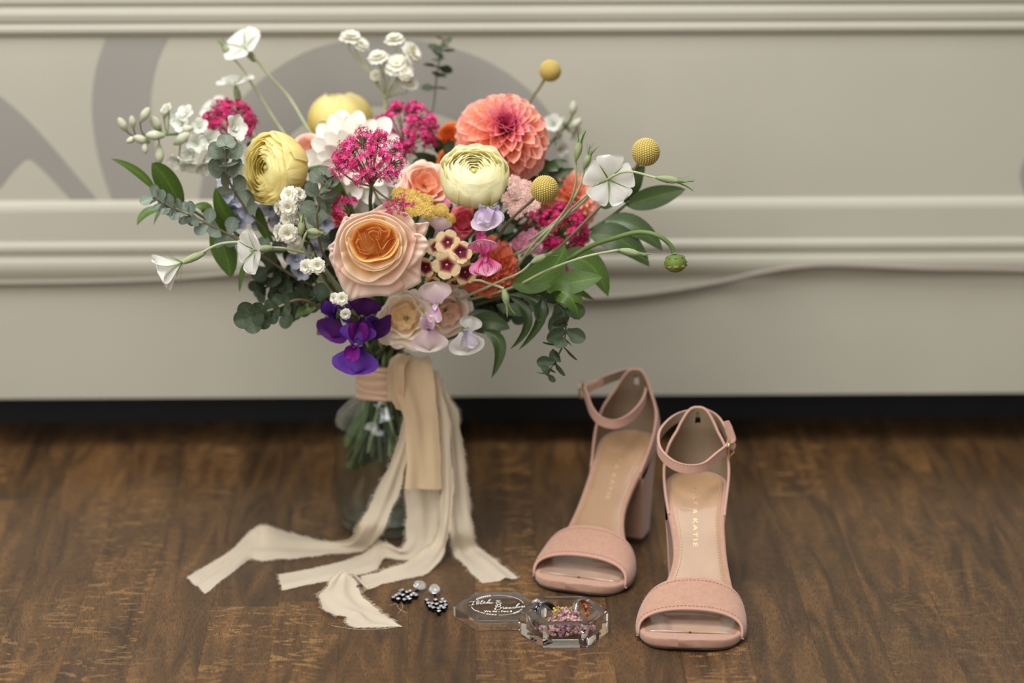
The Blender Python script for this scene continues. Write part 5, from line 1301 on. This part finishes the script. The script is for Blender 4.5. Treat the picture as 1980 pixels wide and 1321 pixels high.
# phlox with dark eyes
PHX = petalm('phlox_petal', [(0, (92, 16, 44)), (.20, (110, 22, 52)), (.30, (190, 130, 104)), (.38, (236, 212, 166)), (1, (238, 216, 172))], .25, .10)
PHX2 = petalm('phlox_petal_dark', [(0, (84, 12, 40)), (.30, (104, 16, 50)), (.42, (190, 130, 100)), (.5, (234, 208, 160)), (1, (236, 212, 166))], .25, .10)
ph = thing('phlox', 'cluster of cream phlox florets with burgundy eyes right of the peach rose', 'flower', P(868, 500, 2.24))
PHC = plain('phlox_eye', (74, 12, 34), .6); PHY = plain('phlox_throat', (214, 170, 90), .6)
_pm = {}
pb = MB(); pc = P(862, 522, 2.268)
for i, (x, y, Y, n, rpx, dk) in enumerate(((866, 469, 2.236, nv(-.15, .3, 1), 24, 0), (890, 488, 2.226, nv(.25, .35, 1), 22, 1), (864, 512, 2.224, nv(-.1, .0, 1), 27, 0), (899, 526, 2.230, nv(.4, -.1, 1), 24, 1),
                                        (824, 516, 2.238, nv(-.35, -.1, 1), 20, 1), (842, 478, 2.246, nv(-.3, .4, .9), 18, 0), (838, 545, 2.25, nv(-.2, -.5, .8), 18, 0), (880, 545, 2.25, nv(.1, -.7, .7), 18, 0), (915, 500, 2.245, nv(.6, .1, .8), 16, 1))):
    R_ = PX(rpx, 2.23); M = frame(n, i, loc=P(x, y, Y)); key = (rpx, dk)
    fb = MB().lathe([(.0009, -.009), (.0009, -.002), (.0013, .0002), (.0001, .0005)], 8, M=M).build('floret', PHY, ph)
    if key not in _pm: _pm[key] = MB().grid(petal(R_ * 1.1, R_ * 1.02, 72 if not dk else 60, 92, -.03, .68, 2.0, .14, nu=8, nv_=7, ruf=.02)).mesh('petal', PHX2 if dk else PHX)
    for k in range(5): ob('petal', _pm[key], fb, WM[ph.name].inverted() @ M @ RZ(k * 1.2566))
    pb.tube(cr([np.array(M @ Vector((0, 0, -.009))), np.array(M @ Vector((0, 0, -.016))), pc], 4), .0007, 5)
pb.build('pedicels', SEPAL, ph); stem(ph, pc, np.array([BX, BY, .15]) - pc, STEM_D, .0014)
# sweet peas
LAV = [petalm('sweetpea_lavender', [(0, (196, 168, 214)), (.35, (222, 206, 226)), (1, (236, 228, 234))], .35, .05), petalm('sweetpea_lavender_wing', [(0, (206, 180, 218)), (1, (232, 220, 234))], .35, .05)]
PST = [petalm('sweetpea_striped', [(0, (226, 96, 160)), (1, (240, 206, 214))], .3, .1, streak=(206, 60, 124), vs=20), petalm('sweetpea_pink', [(0, (224, 70, 150)), (1, (236, 150, 190))], .3, .1, streak=(214, 80, 140), vs=14)]
PAL = [petalm('sweetpea_blush', [(0, (222, 184, 210)), (.4, (232, 212, 210)), (1, (236, 224, 216))], .4, .05), petalm('sweetpea_blush_wing', [(0, (214, 170, 206)), (1, (234, 218, 214))], .4, .05)]
WSP = [petalm('sweetpea_white', [(0, (236, 232, 228)), (1, (243, 240, 234))], .4, .05), petalm('sweetpea_white_wing', [(0, (214, 200, 226)), (1, (240, 236, 232))], .4, .05)]
PUR = [petalm('sweetpea_magenta', [(0, (84, 10, 96)), (1, (140, 26, 146))], .25, .12), petalm('sweetpea_violet', [(0, (70, 30, 130)), (1, (118, 66, 178))], .25, .10)]
PUR2 = [petalm('sweetpea_purple', [(0, (60, 16, 80)), (1, (96, 34, 124))], .25, .12), petalm('sweetpea_purple_wing', [(0, (56, 18, 100)), (1, (96, 44, 152))], .25, .12)]
sweet_pea('white and lavender sweet pea hanging directly under the pale lemon ranunculus',
          [(P(936, 402, 2.216), nv(-.35, .1, 1), (.35, 0, -1), PX(42, 2.2), 0, 1), (P(952, 404, 2.218), nv(.6, .1, .8), (-.5, 0, -1), PX(38, 2.2), 0, 1)], LAV)
sweet_pea('pink striped sweet pea in front of the burnt orange dahlia',
          [(P(938, 490, 2.208), nv(-.1, -.45, 1), (-.1, 0, 1), PX(38, 2.2), 0), (P(936, 496, 2.208), nv(.0, .35, 1), (.1, 0, -1), PX(40, 2.2), 0), (P(932, 448, 2.226), nv(.1, .4, 1), (.3, 0, 1), PX(30, 2.2), 0)], PST)
sweet_pea('pale blush sweet pea in front of the blush bloom, with two flowers', [(P(846, 588, 2.226), nv(-.35, .2, 1), (-.2, 0, 1), PX(44, 2.2), 0), (P(830, 636, 2.226), nv(-.1, -.1, 1), (.05, 0, -1), PX(46, 2.2), 0)], PAL)
sweet_pea('white sweet pea hanging lowest at the right of the bouquet neck', [(P(898, 640, 2.235), nv(.25, -.05, 1), (.1, 0, -1), PX(46, 2.2), 0, 1), (P(906, 642, 2.240), nv(.3, .35, .8), (.3, 0, 1), PX(30, 2.2), 0)], WSP)
sweet_pea('faded lilac sweet pea between the peach rose and the phlox', [(P(848, 448, 2.262), nv(.1, .3, 1), (.2, 0, 1), PX(30, 2.2), 0)], PAL)
sweet_pea('magenta and violet sweet pea hanging lowest at the left over the jar neck',
          [(P(690, 668, 2.232), nv(.05, .30, 1), (-.12, 0, -1), PX(58, 2.2), 0), (P(688, 668, 2.224), nv(-.1, .55, .9), (.1, 0, 1), PX(46, 2.2), 0)], [PUR[1], PUR[0]])
sweet_pea('dark purple sweet pea cluster below the left edge of the peach rose',
          [(P(700, 612, 2.236), nv(.2, .0, 1), (.3, 0, 1), PX(42, 2.2), 0), (P(724, 624, 2.246), nv(.5, -.1, .9), (.9, 0, -.6), PX(38, 2.2), 0), (P(650, 612, 2.238), nv(-.6, -.1, .8), (-.3, 0, -1), PX(50, 2.2), 0), (P(672, 604, 2.246), nv(-.2, .5, .8), (-.2, 0, 1), PX(30, 2.2), 0)], PUR2)
# corn cockles
CW = petalm('cockle_white', [(0, (214, 222, 190)), (.25, (238, 238, 228)), (1, (245, 244, 238))], .35, .05, vs=12)
cockle('open white corn cockle facing the camera at the right of the bouquet', P(1177, 348, 2.215), nv(.12, .05, 1), PX(52, 2.2), CW, [P(1120, 398, 2.24), P(1040, 462, 2.26), P(960, 560, 2.285)], .25, 1, bend=(66, 86))
cockle('white trumpet corn cockle at the far left end of a long pale stem', P(352, 508, 2.212), nv(-.88, -.36, .16), PX(60, 2.2), CW, [P(392, 488, 2.214), P(425, 472, 2.216), P(470, 469, 2.222), P(520, 480, 2.235), P(600, 492, 2.25), P(660, 560, 2.28)], .4, 2, bend=(10, 52))
cockle('white corn cockle seen side on at the left above the eucalyptus rosette', P(494, 484, 2.206), nv(-.80, .02, .56), PX(47, 2.2), CW, [P(546, 480, 2.22), P(576, 486, 2.228), P(610, 500, 2.24), P(660, 570, 2.28)], .9, 3, bend=(58, 78))
cockle('highest white corn cockle seen from behind above the left of the bouquet', P(474, 94, 2.42), nv(-.45, .75, .45), PX(46), CW, [P(492, 112, 2.42), P(524, 150, 2.42), P(560, 190, 2.42), P(590, 240, 2.40), P(640, 330, 2.38)], .2, 4, bend=(54, 82))
cockle('flat white corn cockle just above the left magenta valerian', P(456, 168, 2.41), nv(-.15, .95, .02), PX(42), CW, [P(461, 190, 2.41), P(480, 240, 2.40), P(530, 330, 2.38)], .5, 5, bend=(56, 76))
cockle('blurred white corn cockle half behind the left magenta valerian', P(414, 212, 2.44), nv(-.4, .6, .3), PX(32), CW, [P(440, 250, 2.42), P(520, 340, 2.38)], .5, 6)
cockle_bud('corn cockle bud at the outer right, past the white corn cockle', [P(1338, 354, 2.20), P(1272, 344, 2.20), P(1200, 334, 2.206), P(1120, 390, 2.235), P(1040, 466, 2.262)], PX(72, 2.2))
cockle_bud('pale corn cockle bud highest at the left, just left of the highest white corn cockle', [P(424, 76, 2.42), P(442, 104, 2.42), P(466, 130, 2.42), P(505, 190, 2.42), P(548, 256, 2.41), P(620, 350, 2.38)], PX(40))
cockle_bud('slender corn cockle bud at the right above the hanging dahlia bud', [P(1256, 495, 2.20), P(1190, 482, 2.20), P(1130, 497, 2.205), P(1060, 522, 2.22), P(980, 560, 2.25)], PX(62, 2.2))
cockle_bud('upright narrow corn cockle bud left of the open white corn cockle', [P(1127, 252, 2.23), P(1113, 312, 2.23), P(1112, 360, 2.232), P(1090, 410, 2.24), P(1010, 500, 2.27)], PX(62, 2.2))
cockle_bud('second upright corn cockle bud close behind the narrow one', [P(1146, 282, 2.26), P(1128, 330, 2.26), P(1116, 372, 2.26), P(1060, 440, 2.27)], PX(50, 2.2))
cockle_bud('nodding corn cockle bud in front of the curved leaves below the orange dahlia', [P(984, 606, 2.205), P(976, 568, 2.205), P(950, 550, 2.21), P(905, 545, 2.235)], PX(52, 2.2))
cockle_bud('corn cockle bud lying against the broad green leaf below the crimson valerian', [P(1072, 486, 2.215), P(1028, 508, 2.215), P(1004, 528, 2.22), P(950, 552, 2.235)], PX(52, 2.2))
cockle_bud('white tipped corn cockle bud just left of the peach rose', [P(628, 452, 2.216), P(606, 448, 2.216), P(588, 462, 2.218), P(590, 486, 2.226), P(640, 560, 2.26)], PX(34, 2.2))
cockle_bud('green corn cockle bud standing up beside the front feverfew', [P(584, 412, 2.22), P(582, 452, 2.22), P(588, 482, 2.226), P(640, 560, 2.26)], PX(46, 2.2))
# larkspur
def LB(x, y, Y, r, u, tt, L): return (P(x, y, Y), nv(r, u, tt), PX(L))
larkspur('white larkspur spike with plump buds reaching out at the upper left',
         [P(262, 262, 2.34), P(300, 262, 2.34), P(350, 260, 2.34), P(400, 274, 2.34), P(450, 300, 2.34), P(540, 390, 2.34)],
         [LB(237, 241, 2.335, -.4, .8, .2, 34), LB(256, 236, 2.335, -.1, .9, .2, 28), LB(280, 222, 2.335, .5, .8, .1, 36), LB(254, 270, 2.33, -.6, -.2, .7, 26), LB(273, 270, 2.33, -.8, .4, .4, 36), LB(300, 262, 2.33, -.9, .1, .4, 40), LB(280, 284, 2.33, .1, -.9, .3, 28), LB(308, 298, 2.335, .0, -1, .1, 38), LB(302, 240, 2.345, -.3, .7, .3, 40), LB(320, 216, 2.35, .2, .8, .2, 30), LB(352, 268, 2.335, .8, .6, .3, 44), LB(361, 250, 2.335, .9, .3, .3, 30)],
         [(P(326, 214, 2.352), nv(-.4, .6, .4), PX(16)), (P(362, 224, 2.345), nv(-.3, .6, .6), PX(24)), (P(340, 232, 2.352), nv(-.4, .4, .8), PX(16)), (P(352, 240, 2.340), nv(-.2, .3, 1), PX(22)), (P(386, 246, 2.345), nv(.1, .5, .9), PX(22)), (P(372, 296, 2.33), nv(-.2, -.3, 1), PX(24)), (P(414, 296, 2.335), nv(.2, -.2, 1), PX(26)), (P(380, 276, 2.335), nv(.1, .1, 1), PX(26)), (P(404, 270, 2.335), nv(.4, .2, 1), PX(28)), (P(345, 306, 2.335), nv(-.4, -.5, .8), PX(24)), (P(366, 312, 2.335), nv(.1, -.6, .8), PX(26)), (P(392, 318, 2.335), nv(.3, -.5, .8), PX(24)), (P(446, 250, 2.305), nv(.65, .30, .5), PX(34)), (P(452, 292, 2.32), nv(.2, -.1, 1), PX(34))])
larkspur('white larkspur buds standing behind the right of the big coral dahlia',
         [P(1112, 205, 2.42), P(1100, 236, 2.42), P(1070, 270, 2.42), P(1020, 330, 2.40)],
         [LB(1108, 210, 2.42, .1, 1, .1, 34), LB(1090, 236, 2.42, -.3, .8, .2, 26), LB(1113, 240, 2.42, .6, .6, .2, 34), LB(1080, 262, 2.42, .3, .5, .4, 28)],
         [(P(1071, 243, 2.42), nv(-.2, .5, .6), PX(26)), (P(1082, 286, 2.42), nv(.4, -.2, .8), PX(20)), (P(1106, 256, 2.425), nv(.6, -.2, .6), PX(22))])
DLB = petalm('delphinium_blue', [(0, (150, 152, 176)), (.5, (186, 188, 204)), (1, (206, 208, 216))], .3, .1)
LKM_w = LKM
for lab, pth, fl_ in (('pale grey blue delphinium under the left yellow ranunculus', [(430, 340), (452, 388), (500, 430), (580, 500)], [(440, 350, 24), (462, 378, 26), (452, 400, 28), (480, 410, 28), (466, 424, 24), (502, 428, 22), (436, 378, 20)]),
                      ('lavender grey delphinium deep behind the front feverfew', [(520, 400), (560, 450), (590, 500), (620, 560)], [(524, 402, 24), (540, 424, 24), (600, 452, 24), (570, 500, 26), (586, 520, 26), (612, 480, 22), (560, 470, 20), (628, 430, 22)])):
    LKM = DLB
    larkspur(lab, [P(x, y, 2.305) for x, y in pth], [], [(P(x, y, 2.292 + .002 * (i % 3)), nv(-.3 + .2 * (i % 4), .2 - .2 * (i % 3), 1), PX(r)) for i, (x, y, r) in enumerate(fl_)])
LKM = LKM_w
# feverfew
def FH(x, y, Y, r, u, tt, R): return (P(x, y, Y), nv(r, u, tt + (.35 if Y > 2.4 else 0)), PX(R * (1.18 if Y > 2.4 else 1.04), Y))
feverfew('blurred white feverfew spray standing highest at the top centre of the bouquet',
         [FH(678, 74, 2.43, .1, 1, -.1, 20), FH(697, 86, 2.43, .5, .8, .1, 16), FH(763, 78, 2.43, -.1, 1, -.15, 19), FH(795, 103, 2.42, .8, .5, .1, 22), FH(731, 112, 2.42, -.2, 1, .0, 19), FH(768, 128, 2.42, -.1, .9, .3, 24), FH(728, 146, 2.43, -.1, .95, .2, 13), FH(789, 161, 2.43, .2, 1, .1, 18), FH(746, 116, 2.43, .3, .9, .2, 14), FH(783, 140, 2.415, .4, .7, .5, 17)],
         P(744, 190, 2.43), via=[P(746, 240, 2.42), P(748, 320, 2.40)], mat=STEM_P)
feverfew('white feverfew spray in sharp focus left of the peach rose, in front of the eucalyptus',
         [FH(560, 378, 2.232, -.3, .4, .9, 19), FH(558, 400, 2.226, -.1, .0, 1, 19), FH(541, 402, 2.24, -.9, .0, .5, 17), FH(577, 378, 2.24, .5, .3, .7, 17), FH(556, 424, 2.235, -.3, .0, 1, 16), FH(542, 450, 2.232, -.9, .0, .45, 20), FH(557, 451, 2.224, .05, .0, 1, 21), FH(573, 420, 2.24, .4, .2, .8, 15), FH(570, 480, 2.235, .1, -.3, .9, 15), FH(568, 466, 2.232, .6, .2, .7, 17)],
         P(600, 470, 2.26), via=[P(640, 560, 2.27)])
feverfew('pair of round white feverfew heads at the left edge of the peach rose', [FH(614, 514, 2.208, .1, .2, 1, 17), FH(593, 516, 2.212, -.5, .1, .9, 16)], P(606, 488, 2.222), via=[P(640, 556, 2.25)])
feverfew('small white feverfew heads just above the purple sweet peas', [FH(661, 578, 2.206, .1, .2, 1, 14), FH(647, 577, 2.212, -.7, .1, .7, 12), FH(668, 607, 2.204, .1, -.1, 1, 12)], P(662, 556, 2.235), via=[P(690, 600, 2.27)])
# craspedia
craspedia('yellow ball flower at the far right, highest beside the green leaf', P(1249, 294, 2.24), PX(28, 2.22), nv(-.72, -.68, .0), [P(1228, 326, 2.245), P(1140, 420, 2.26), P(1040, 510, 2.28)])
craspedia('yellow ball flower in front of the coral dahlia, nearest the lemon ranunculus', P(1053, 366, 2.20), PX(27.5, 2.2), nv(-.68, -.62, -.1), [P(1026, 390, 2.21), P(985, 428, 2.24), P(930, 500, 2.28)])
craspedia('yellow ball flower on a brown stalk standing highest over the big coral dahlia', P(1064, 137, 2.41), PX(21.5, 2.4), nv(-.55, -.83, 0), [P(1044, 168, 2.41), P(1020, 205, 2.41), P(960, 320, 2.40)])
# dahlia bud on its arching stem
db = thing('dahlia_bud', 'nodding green dahlia bud at the end of an arching stem, lowest at the right', 'flower bud', P(1306, 508, 2.20))
MBu = frame(nv(.05, -1, .15), 0, loc=P(1306, 508, 2.20)); br_ = PX(22, 2.2)
BUDM = petalm('bud_green', [(0, (84, 108, 48)), (.6, (116, 130, 58)), (1, (122, 92, 58))], 0, .3, .6)
MB().lathe([(.2 * br_, -.75 * br_), (.75 * br_, -.6 * br_), (1.02 * br_, -.05 * br_), (.9 * br_, .45 * br_), (.5 * br_, .78 * br_), (.001, .88 * br_)], 20, M=MBu).build('bud', BUDM, db)
for k in range(8):
    MB().grid(petal(.9 * br_, .85 * br_, 0, 30, .5, .55, 1.8, .5, nu=6, nv_=5), M=MBu @ TR(0, 0, -.5 * br_) @ RZ(k * .785) @ TR(.86 * br_, 0, 0)).build('bud_scale', BUDM, db)
for k in range(6):
    MB().grid(petal(1.25 * br_, .42 * br_, 60 - 8 * (k % 3), 10 + 25 * (k % 2), .25, .6, 1.5, .5, nu=8, nv_=5, tip=30), M=MBu @ TR(0, 0, -.72 * br_) @ RZ(k * 1.047 + .3) @ TR(.25 * br_, 0, 0)).build('bract', RUS, db)
stem(db, P(1303, 490, 2.20), nv(-.2, 1, 0), SEPAL, .0019, via=[P(1296, 474, 2.20), P(1272, 456, 2.20), P(1236, 449, 2.205), P(1190, 460, 2.215), P(1130, 482, 2.23), P(1040, 540, 2.26)])
# eucalyptus
euc_sprig('silver eucalyptus sprig with round leaves left of the left yellow ranunculus', [P(437, 282, 2.235), P(436, 310, 2.238), P(440, 340, 2.242), P(455, 372, 2.25), P(500, 430, 2.27)],
          [(.0, PX(10)), (.05, PX(17)), (.19, PX(20)), (.30, PX(19)), (.44, PX(22)), (.56, PX(20)), (.72, PX(18)), (.88, PX(18))], EUC, 2)
euc_sprig('silver eucalyptus sprig hanging between the left ranunculus and the peach rose', [P(630, 338, 2.222), P(622, 362, 2.224), P(616, 395, 2.228), P(614, 430, 2.235), P(630, 500, 2.26)],
          [(.0, PX(10)), (.06, PX(15)), (.16, PX(17)), (.26, PX(18)), (.38, PX(19)), (.5, PX(18)), (.64, PX(18)), (.8, PX(18))], EUC, 3)
euc_sprig('long eucalyptus branch with small blue leaves reaching left', [P(296, 382, 2.24), P(330, 400, 2.242), P(372, 418, 2.246), P(420, 442, 2.252), P(470, 470, 2.262), P(560, 530, 2.285)],
          [(.0, PX(11)), (.05, PX(13)), (.10, PX(10)), (.15, PX(11)), (.20, PX(11)), (.25, PX(12)), (.30, PX(11)), (.35, PX(12)), (.40, PX(12)), (.46, PX(12)), (.53, PX(13)), (.61, PX(15)), (.70, PX(15)), (.79, PX(15)), (.88, PX(15))], EUCB, 4, elong=1.15)
er = thing('eucalyptus_sprig', 'dark round eucalyptus rosette facing the camera at the lower left', 'foliage', P(485, 612, 2.20))
for (x, y, Y, R_, n, rot, cnt) in ((484, 613, 2.196, 30, nv(-.25, .0, 1), .3, 4), (500, 611, 2.205, 30, nv(-.45, 0, .9), 1.1, 4), (528, 602, 2.214, 24, nv(-.6, .1, .8), .3, 4), (548, 590, 2.222, 25, nv(-.6, .2, .8), .9, 4), (556, 596, 2.228, 22, nv(-.3, -.2, .9), .2, 2)):
    r_ = PX(R_, 2.2) * .66; me = MB().grid(round_leaf(r_, 1.0, .10)).mesh('leaf', EUCD); M = frame(n, rot, loc=P(x, y, Y))
    for k in range(cnt): ob('leaf', me, er, WM[er.name].inverted() @ M @ TR(0, 0, .0006 * (k % 2)) @ RZ(k * 6.283 / cnt + .1 * (k % 2)) @ RY(math.radians(74 + 8 * (k % 2))) @ TR(0, 0, -.0022))
stem(er, P(486, 613, 2.199), nv(1, .1, -.3), STEM_B, .0013, via=[P(530, 598, 2.215), P(580, 580, 2.235), P(630, 600, 2.27)])
euc_sprig('dark eucalyptus twig hanging at the lower right with its bare tip near the rear sandal', [P(1056, 726, 2.20), P(1072, 700, 2.202), P(1088, 668, 2.206), P(1094, 636, 2.21), P(1088, 600, 2.22), P(1050, 575, 2.24), P(980, 570, 2.265)],
          [(.02, PX(8)), (.09, PX(12)), (.17, PX(13)), (.25, PX(15)), (.33, PX(15)), (.41, PX(14)), (.49, PX(16)), (.57, PX(18)), (.65, PX(18)), (.74, PX(18)), (.83, PX(18))], EUCD, 6, r_stem=.0007, elong=1.25, ang=70, face=.3)
euc_sprig('faint eucalyptus twig sticking up behind the coral dahlia and the magenta valerian', [P(858, 76, 2.46), P(852, 104, 2.46), P(846, 135, 2.46), P(842, 170, 2.455), P(838, 205, 2.45), P(820, 290, 2.42)],
          [(.01, PX(9)), (.07, PX(13)), (.16, PX(15)), (.26, PX(15)), (.37, PX(16)), (.48, PX(16)), (.6, PX(15))], EUCD, 7, r_stem=.0006, ang=86, face=.0)
fil = [([(505, 560), (560, 540), (620, 570)], 2.30), ([(520, 520), (580, 550), (650, 600)], 2.29), ([(560, 600), (610, 580), (670, 620)], 2.28), ([(560, 470), (610, 520), (660, 580)], 2.30),
       ([(1000, 600), (960, 580), (900, 600)], 2.30), ([(1040, 560), (980, 560), (900, 600)], 2.29), ([(960, 620), (930, 600), (880, 610)], 2.30), ([(640, 470), (670, 540), (700, 620)], 2.31),
       ([(880, 300), (860, 360), (820, 480)], 2.36), ([(790, 330), (780, 420), (770, 540)], 2.36), ([(1060, 340), (1010, 420), (900, 540)], 2.36), ([(530, 400), (580, 470), (660, 580)], 2.35),
       ([(640, 250), (680, 380), (720, 540)], 2.40), ([(480, 300), (560, 420), (660, 560)], 2.37), ([(960, 440), (920, 500), (850, 590)], 2.31), ([(900, 420), (870, 480), (820, 580)], 2.32),
       ([(1010, 300), (970, 400), (860, 560)], 2.42), ([(740, 300), (745, 420), (750, 560)], 2.42), ([(560, 300), (620, 420), (700, 560)], 2.43), ([(1090, 480), (1000, 540), (880, 610)], 2.33)]
for i, (pth, Y) in enumerate(fil):
    euc_sprig('dark eucalyptus filler stem buried among the flowers', [P(x, y, Y + .01 * k) for k, (x, y) in enumerate(pth)],
              [(t_, PX(srnd.uniform(14, 20))) for t_ in (0, .08, .18, .28, .38, .48, .58, .68)], EUCD, 40 + i, group='dark eucalyptus fillers inside the bouquet')
# ruscus and other broad leaves
V = lambda x, y, Y: P(x, y, Y)
nF = nv(0, .2, 1)
leafy('ruscus_stem', 'green leafy stem at the far left, highest, above the long eucalyptus branch', [V(300, 352, 2.29), V(345, 388, 2.29), V(430, 445, 2.295), V(560, 540, 2.30)],
      [(V(300, 368, 2.288), V(262, 330, 2.285), V(214, 307, 2.28), PX(17), nv(-.3, .6, .7)), (V(352, 402, 2.288), V(320, 345, 2.284), V(293, 316, 2.284), PX(50), nv(-.35, .1, .95)), (V(310, 404, 2.28), V(282, 412, 2.276), V(265, 436, 2.272), PX(20), nv(-.2, .7, .7)),
       (V(352, 404, 2.282), V(318, 400, 2.278), V(297, 436, 2.272), PX(13), nv(-.2, .6, .7)), (V(395, 432, 2.285), V(400, 405, 2.28), V(372, 398, 2.28), PX(26), nv(-.3, .5, .8)), (V(435, 455, 2.29), V(420, 428, 2.285), V(408, 402, 2.285), PX(26), nv(-.3, .2, .9))], RUS)
leafy('ruscus_stem', 'broad green leaf spray pointing down left of the side-on corn cockle', [V(430, 430, 2.29), V(470, 462, 2.29), V(560, 530, 2.30)],
      [(V(462, 442, 2.286), V(432, 408, 2.282), V(417, 362, 2.280), PX(34), nv(-.3, .1, .95)), (V(412, 438, 2.282), V(436, 490, 2.278), V(446, 537, 2.276), PX(52), nv(-.3, .1, .95)), (V(478, 505, 2.27), V(468, 530, 2.266), V(463, 566, 2.264), PX(14), nv(-.6, .1, .8)),
       (V(500, 400, 2.28), V(508, 440, 2.275), V(530, 470, 2.275), PX(22), nv(.4, .1, .9)), (V(614, 590, 2.28), V(590, 600, 2.275), V(570, 616, 2.27), PX(22), nv(-.2, .6, .8)), (V(640, 600, 2.285), V(620, 640, 2.28), V(618, 646, 2.28), PX(14), nv(-.2, .2, .9))], RUS)
leafy('ruscus_stem', 'big dark green leaf spray at the outer right below the far right ball flower', [V(1215, 392, 2.30), V(1180, 420, 2.30), V(1130, 452, 2.30), V(1000, 540, 2.31)],
      [(V(1212, 398, 2.30), V(1270, 380, 2.295), V(1326, 366, 2.29), PX(44), nv(.2, .3, .9)), (V(1208, 392, 2.305), V(1222, 350, 2.305), V(1248, 322, 2.31), PX(44), nv(.3, .1, .9)), (V(1170, 428, 2.295), V(1230, 440, 2.29), V(1282, 486, 2.285), PX(46), nv(.3, .5, .8)),
       (V(1140, 456, 2.29), V(1200, 464, 2.283), V(1256, 516, 2.28), PX(56), nv(.2, .4, .9)), (V(1160, 398, 2.305), V(1180, 385, 2.30), V(1210, 372, 2.30), PX(34), nv(.1, .6, .8))], RUSD)
leafy('ruscus_stem', 'bright green leaves at the right, lit from above, below the crimson valerian', [V(1088, 566, 2.225), V(1050, 566, 2.235), V(960, 580, 2.27)],
      [(V(1056, 562, 2.228), V(1112, 546, 2.218), V(1165, 536, 2.215), PX(44), nv(.1, .45, .9), .1), (V(1062, 566, 2.226), V(1100, 572, 2.214), V(1120, 620, 2.212), PX(46), nv(.35, .3, .9), .18), (V(990, 552, 2.24), V(1058, 528, 2.232), V(1092, 472, 2.232), PX(56), nv(-.3, .3, .9), .15),
       (V(1080, 500, 2.27), V(1140, 512, 2.265), V(1176, 574, 2.262), PX(52), nv(.2, .3, .9)), (V(1040, 530, 2.26), V(1080, 545, 2.26), V(1150, 580, 2.27), PX(28), nv(.2, .5, .8))], RUS)
leafy('ruscus_stem', 'curved narrow leaves hanging under the orange dahlia toward the right', [V(1010, 575, 2.25), V(980, 572, 2.255), V(920, 590, 2.28)],
      [(V(998, 566, 2.246), V(1046, 604, 2.235), V(1002, 678, 2.228), PX(24), nv(.3, .0, 1), .3), (V(988, 575, 2.252), V(1020, 620, 2.242), V(986, 676, 2.236), PX(20), nv(.3, .0, 1), .3), (V(935, 640, 2.25), V(966, 668, 2.245), V(950, 732, 2.240), PX(26), nv(.2, 0, 1), .3),
       (V(905, 634, 2.262), V(945, 624, 2.258), V(986, 636, 2.256), PX(42), nv(.1, .2, 1)), (V(960, 590, 2.265), V(1000, 600, 2.262), V(1040, 596, 2.26), PX(26), nv(.1, .5, .9)), (V(905, 612, 2.27), V(930, 606, 2.27), V(965, 608, 2.27), PX(16), nv(.1, .4, .9))], RUSD)
leafy('leafy_stem', 'dark green leaves in the gap above the right of the big coral dahlia', [V(1075, 320, 2.34), V(1060, 350, 2.34), V(1000, 450, 2.33)],
      [(V(1052, 330, 2.335), V(1075, 318, 2.33), V(1098, 312, 2.33), PX(22), nv(.2, .5, .8)), (V(1060, 335, 2.335), V(1085, 335, 2.33), V(1110, 325, 2.33), PX(20), nv(.2, .3, .9)), (V(1056, 345, 2.335), V(1072, 358, 2.33), V(1090, 352, 2.33), PX(24), nv(0, .2, 1)), (V(1050, 320, 2.335), V(1060, 322, 2.33), V(1080, 330, 2.325), PX(24), nv(.3, .3, .9))], RUSD)
leafy('leafy_stem', 'dark leaf between the two magenta valerians and the coral dahlia', [V(840, 300, 2.38), V(830, 350, 2.37), V(800, 450, 2.35)],
      [(V(845, 330, 2.375), V(830, 312, 2.37), V(800, 296, 2.37), PX(30), nv(0, .5, .9)), (V(848, 300, 2.385), V(850, 285, 2.38), V(838, 262, 2.38), PX(24), nv(0, .2, 1)), (V(640, 395, 2.3), V(648, 378, 2.30), V(660, 352, 2.3), PX(26), nv(0, .2, 1))], RUSD)
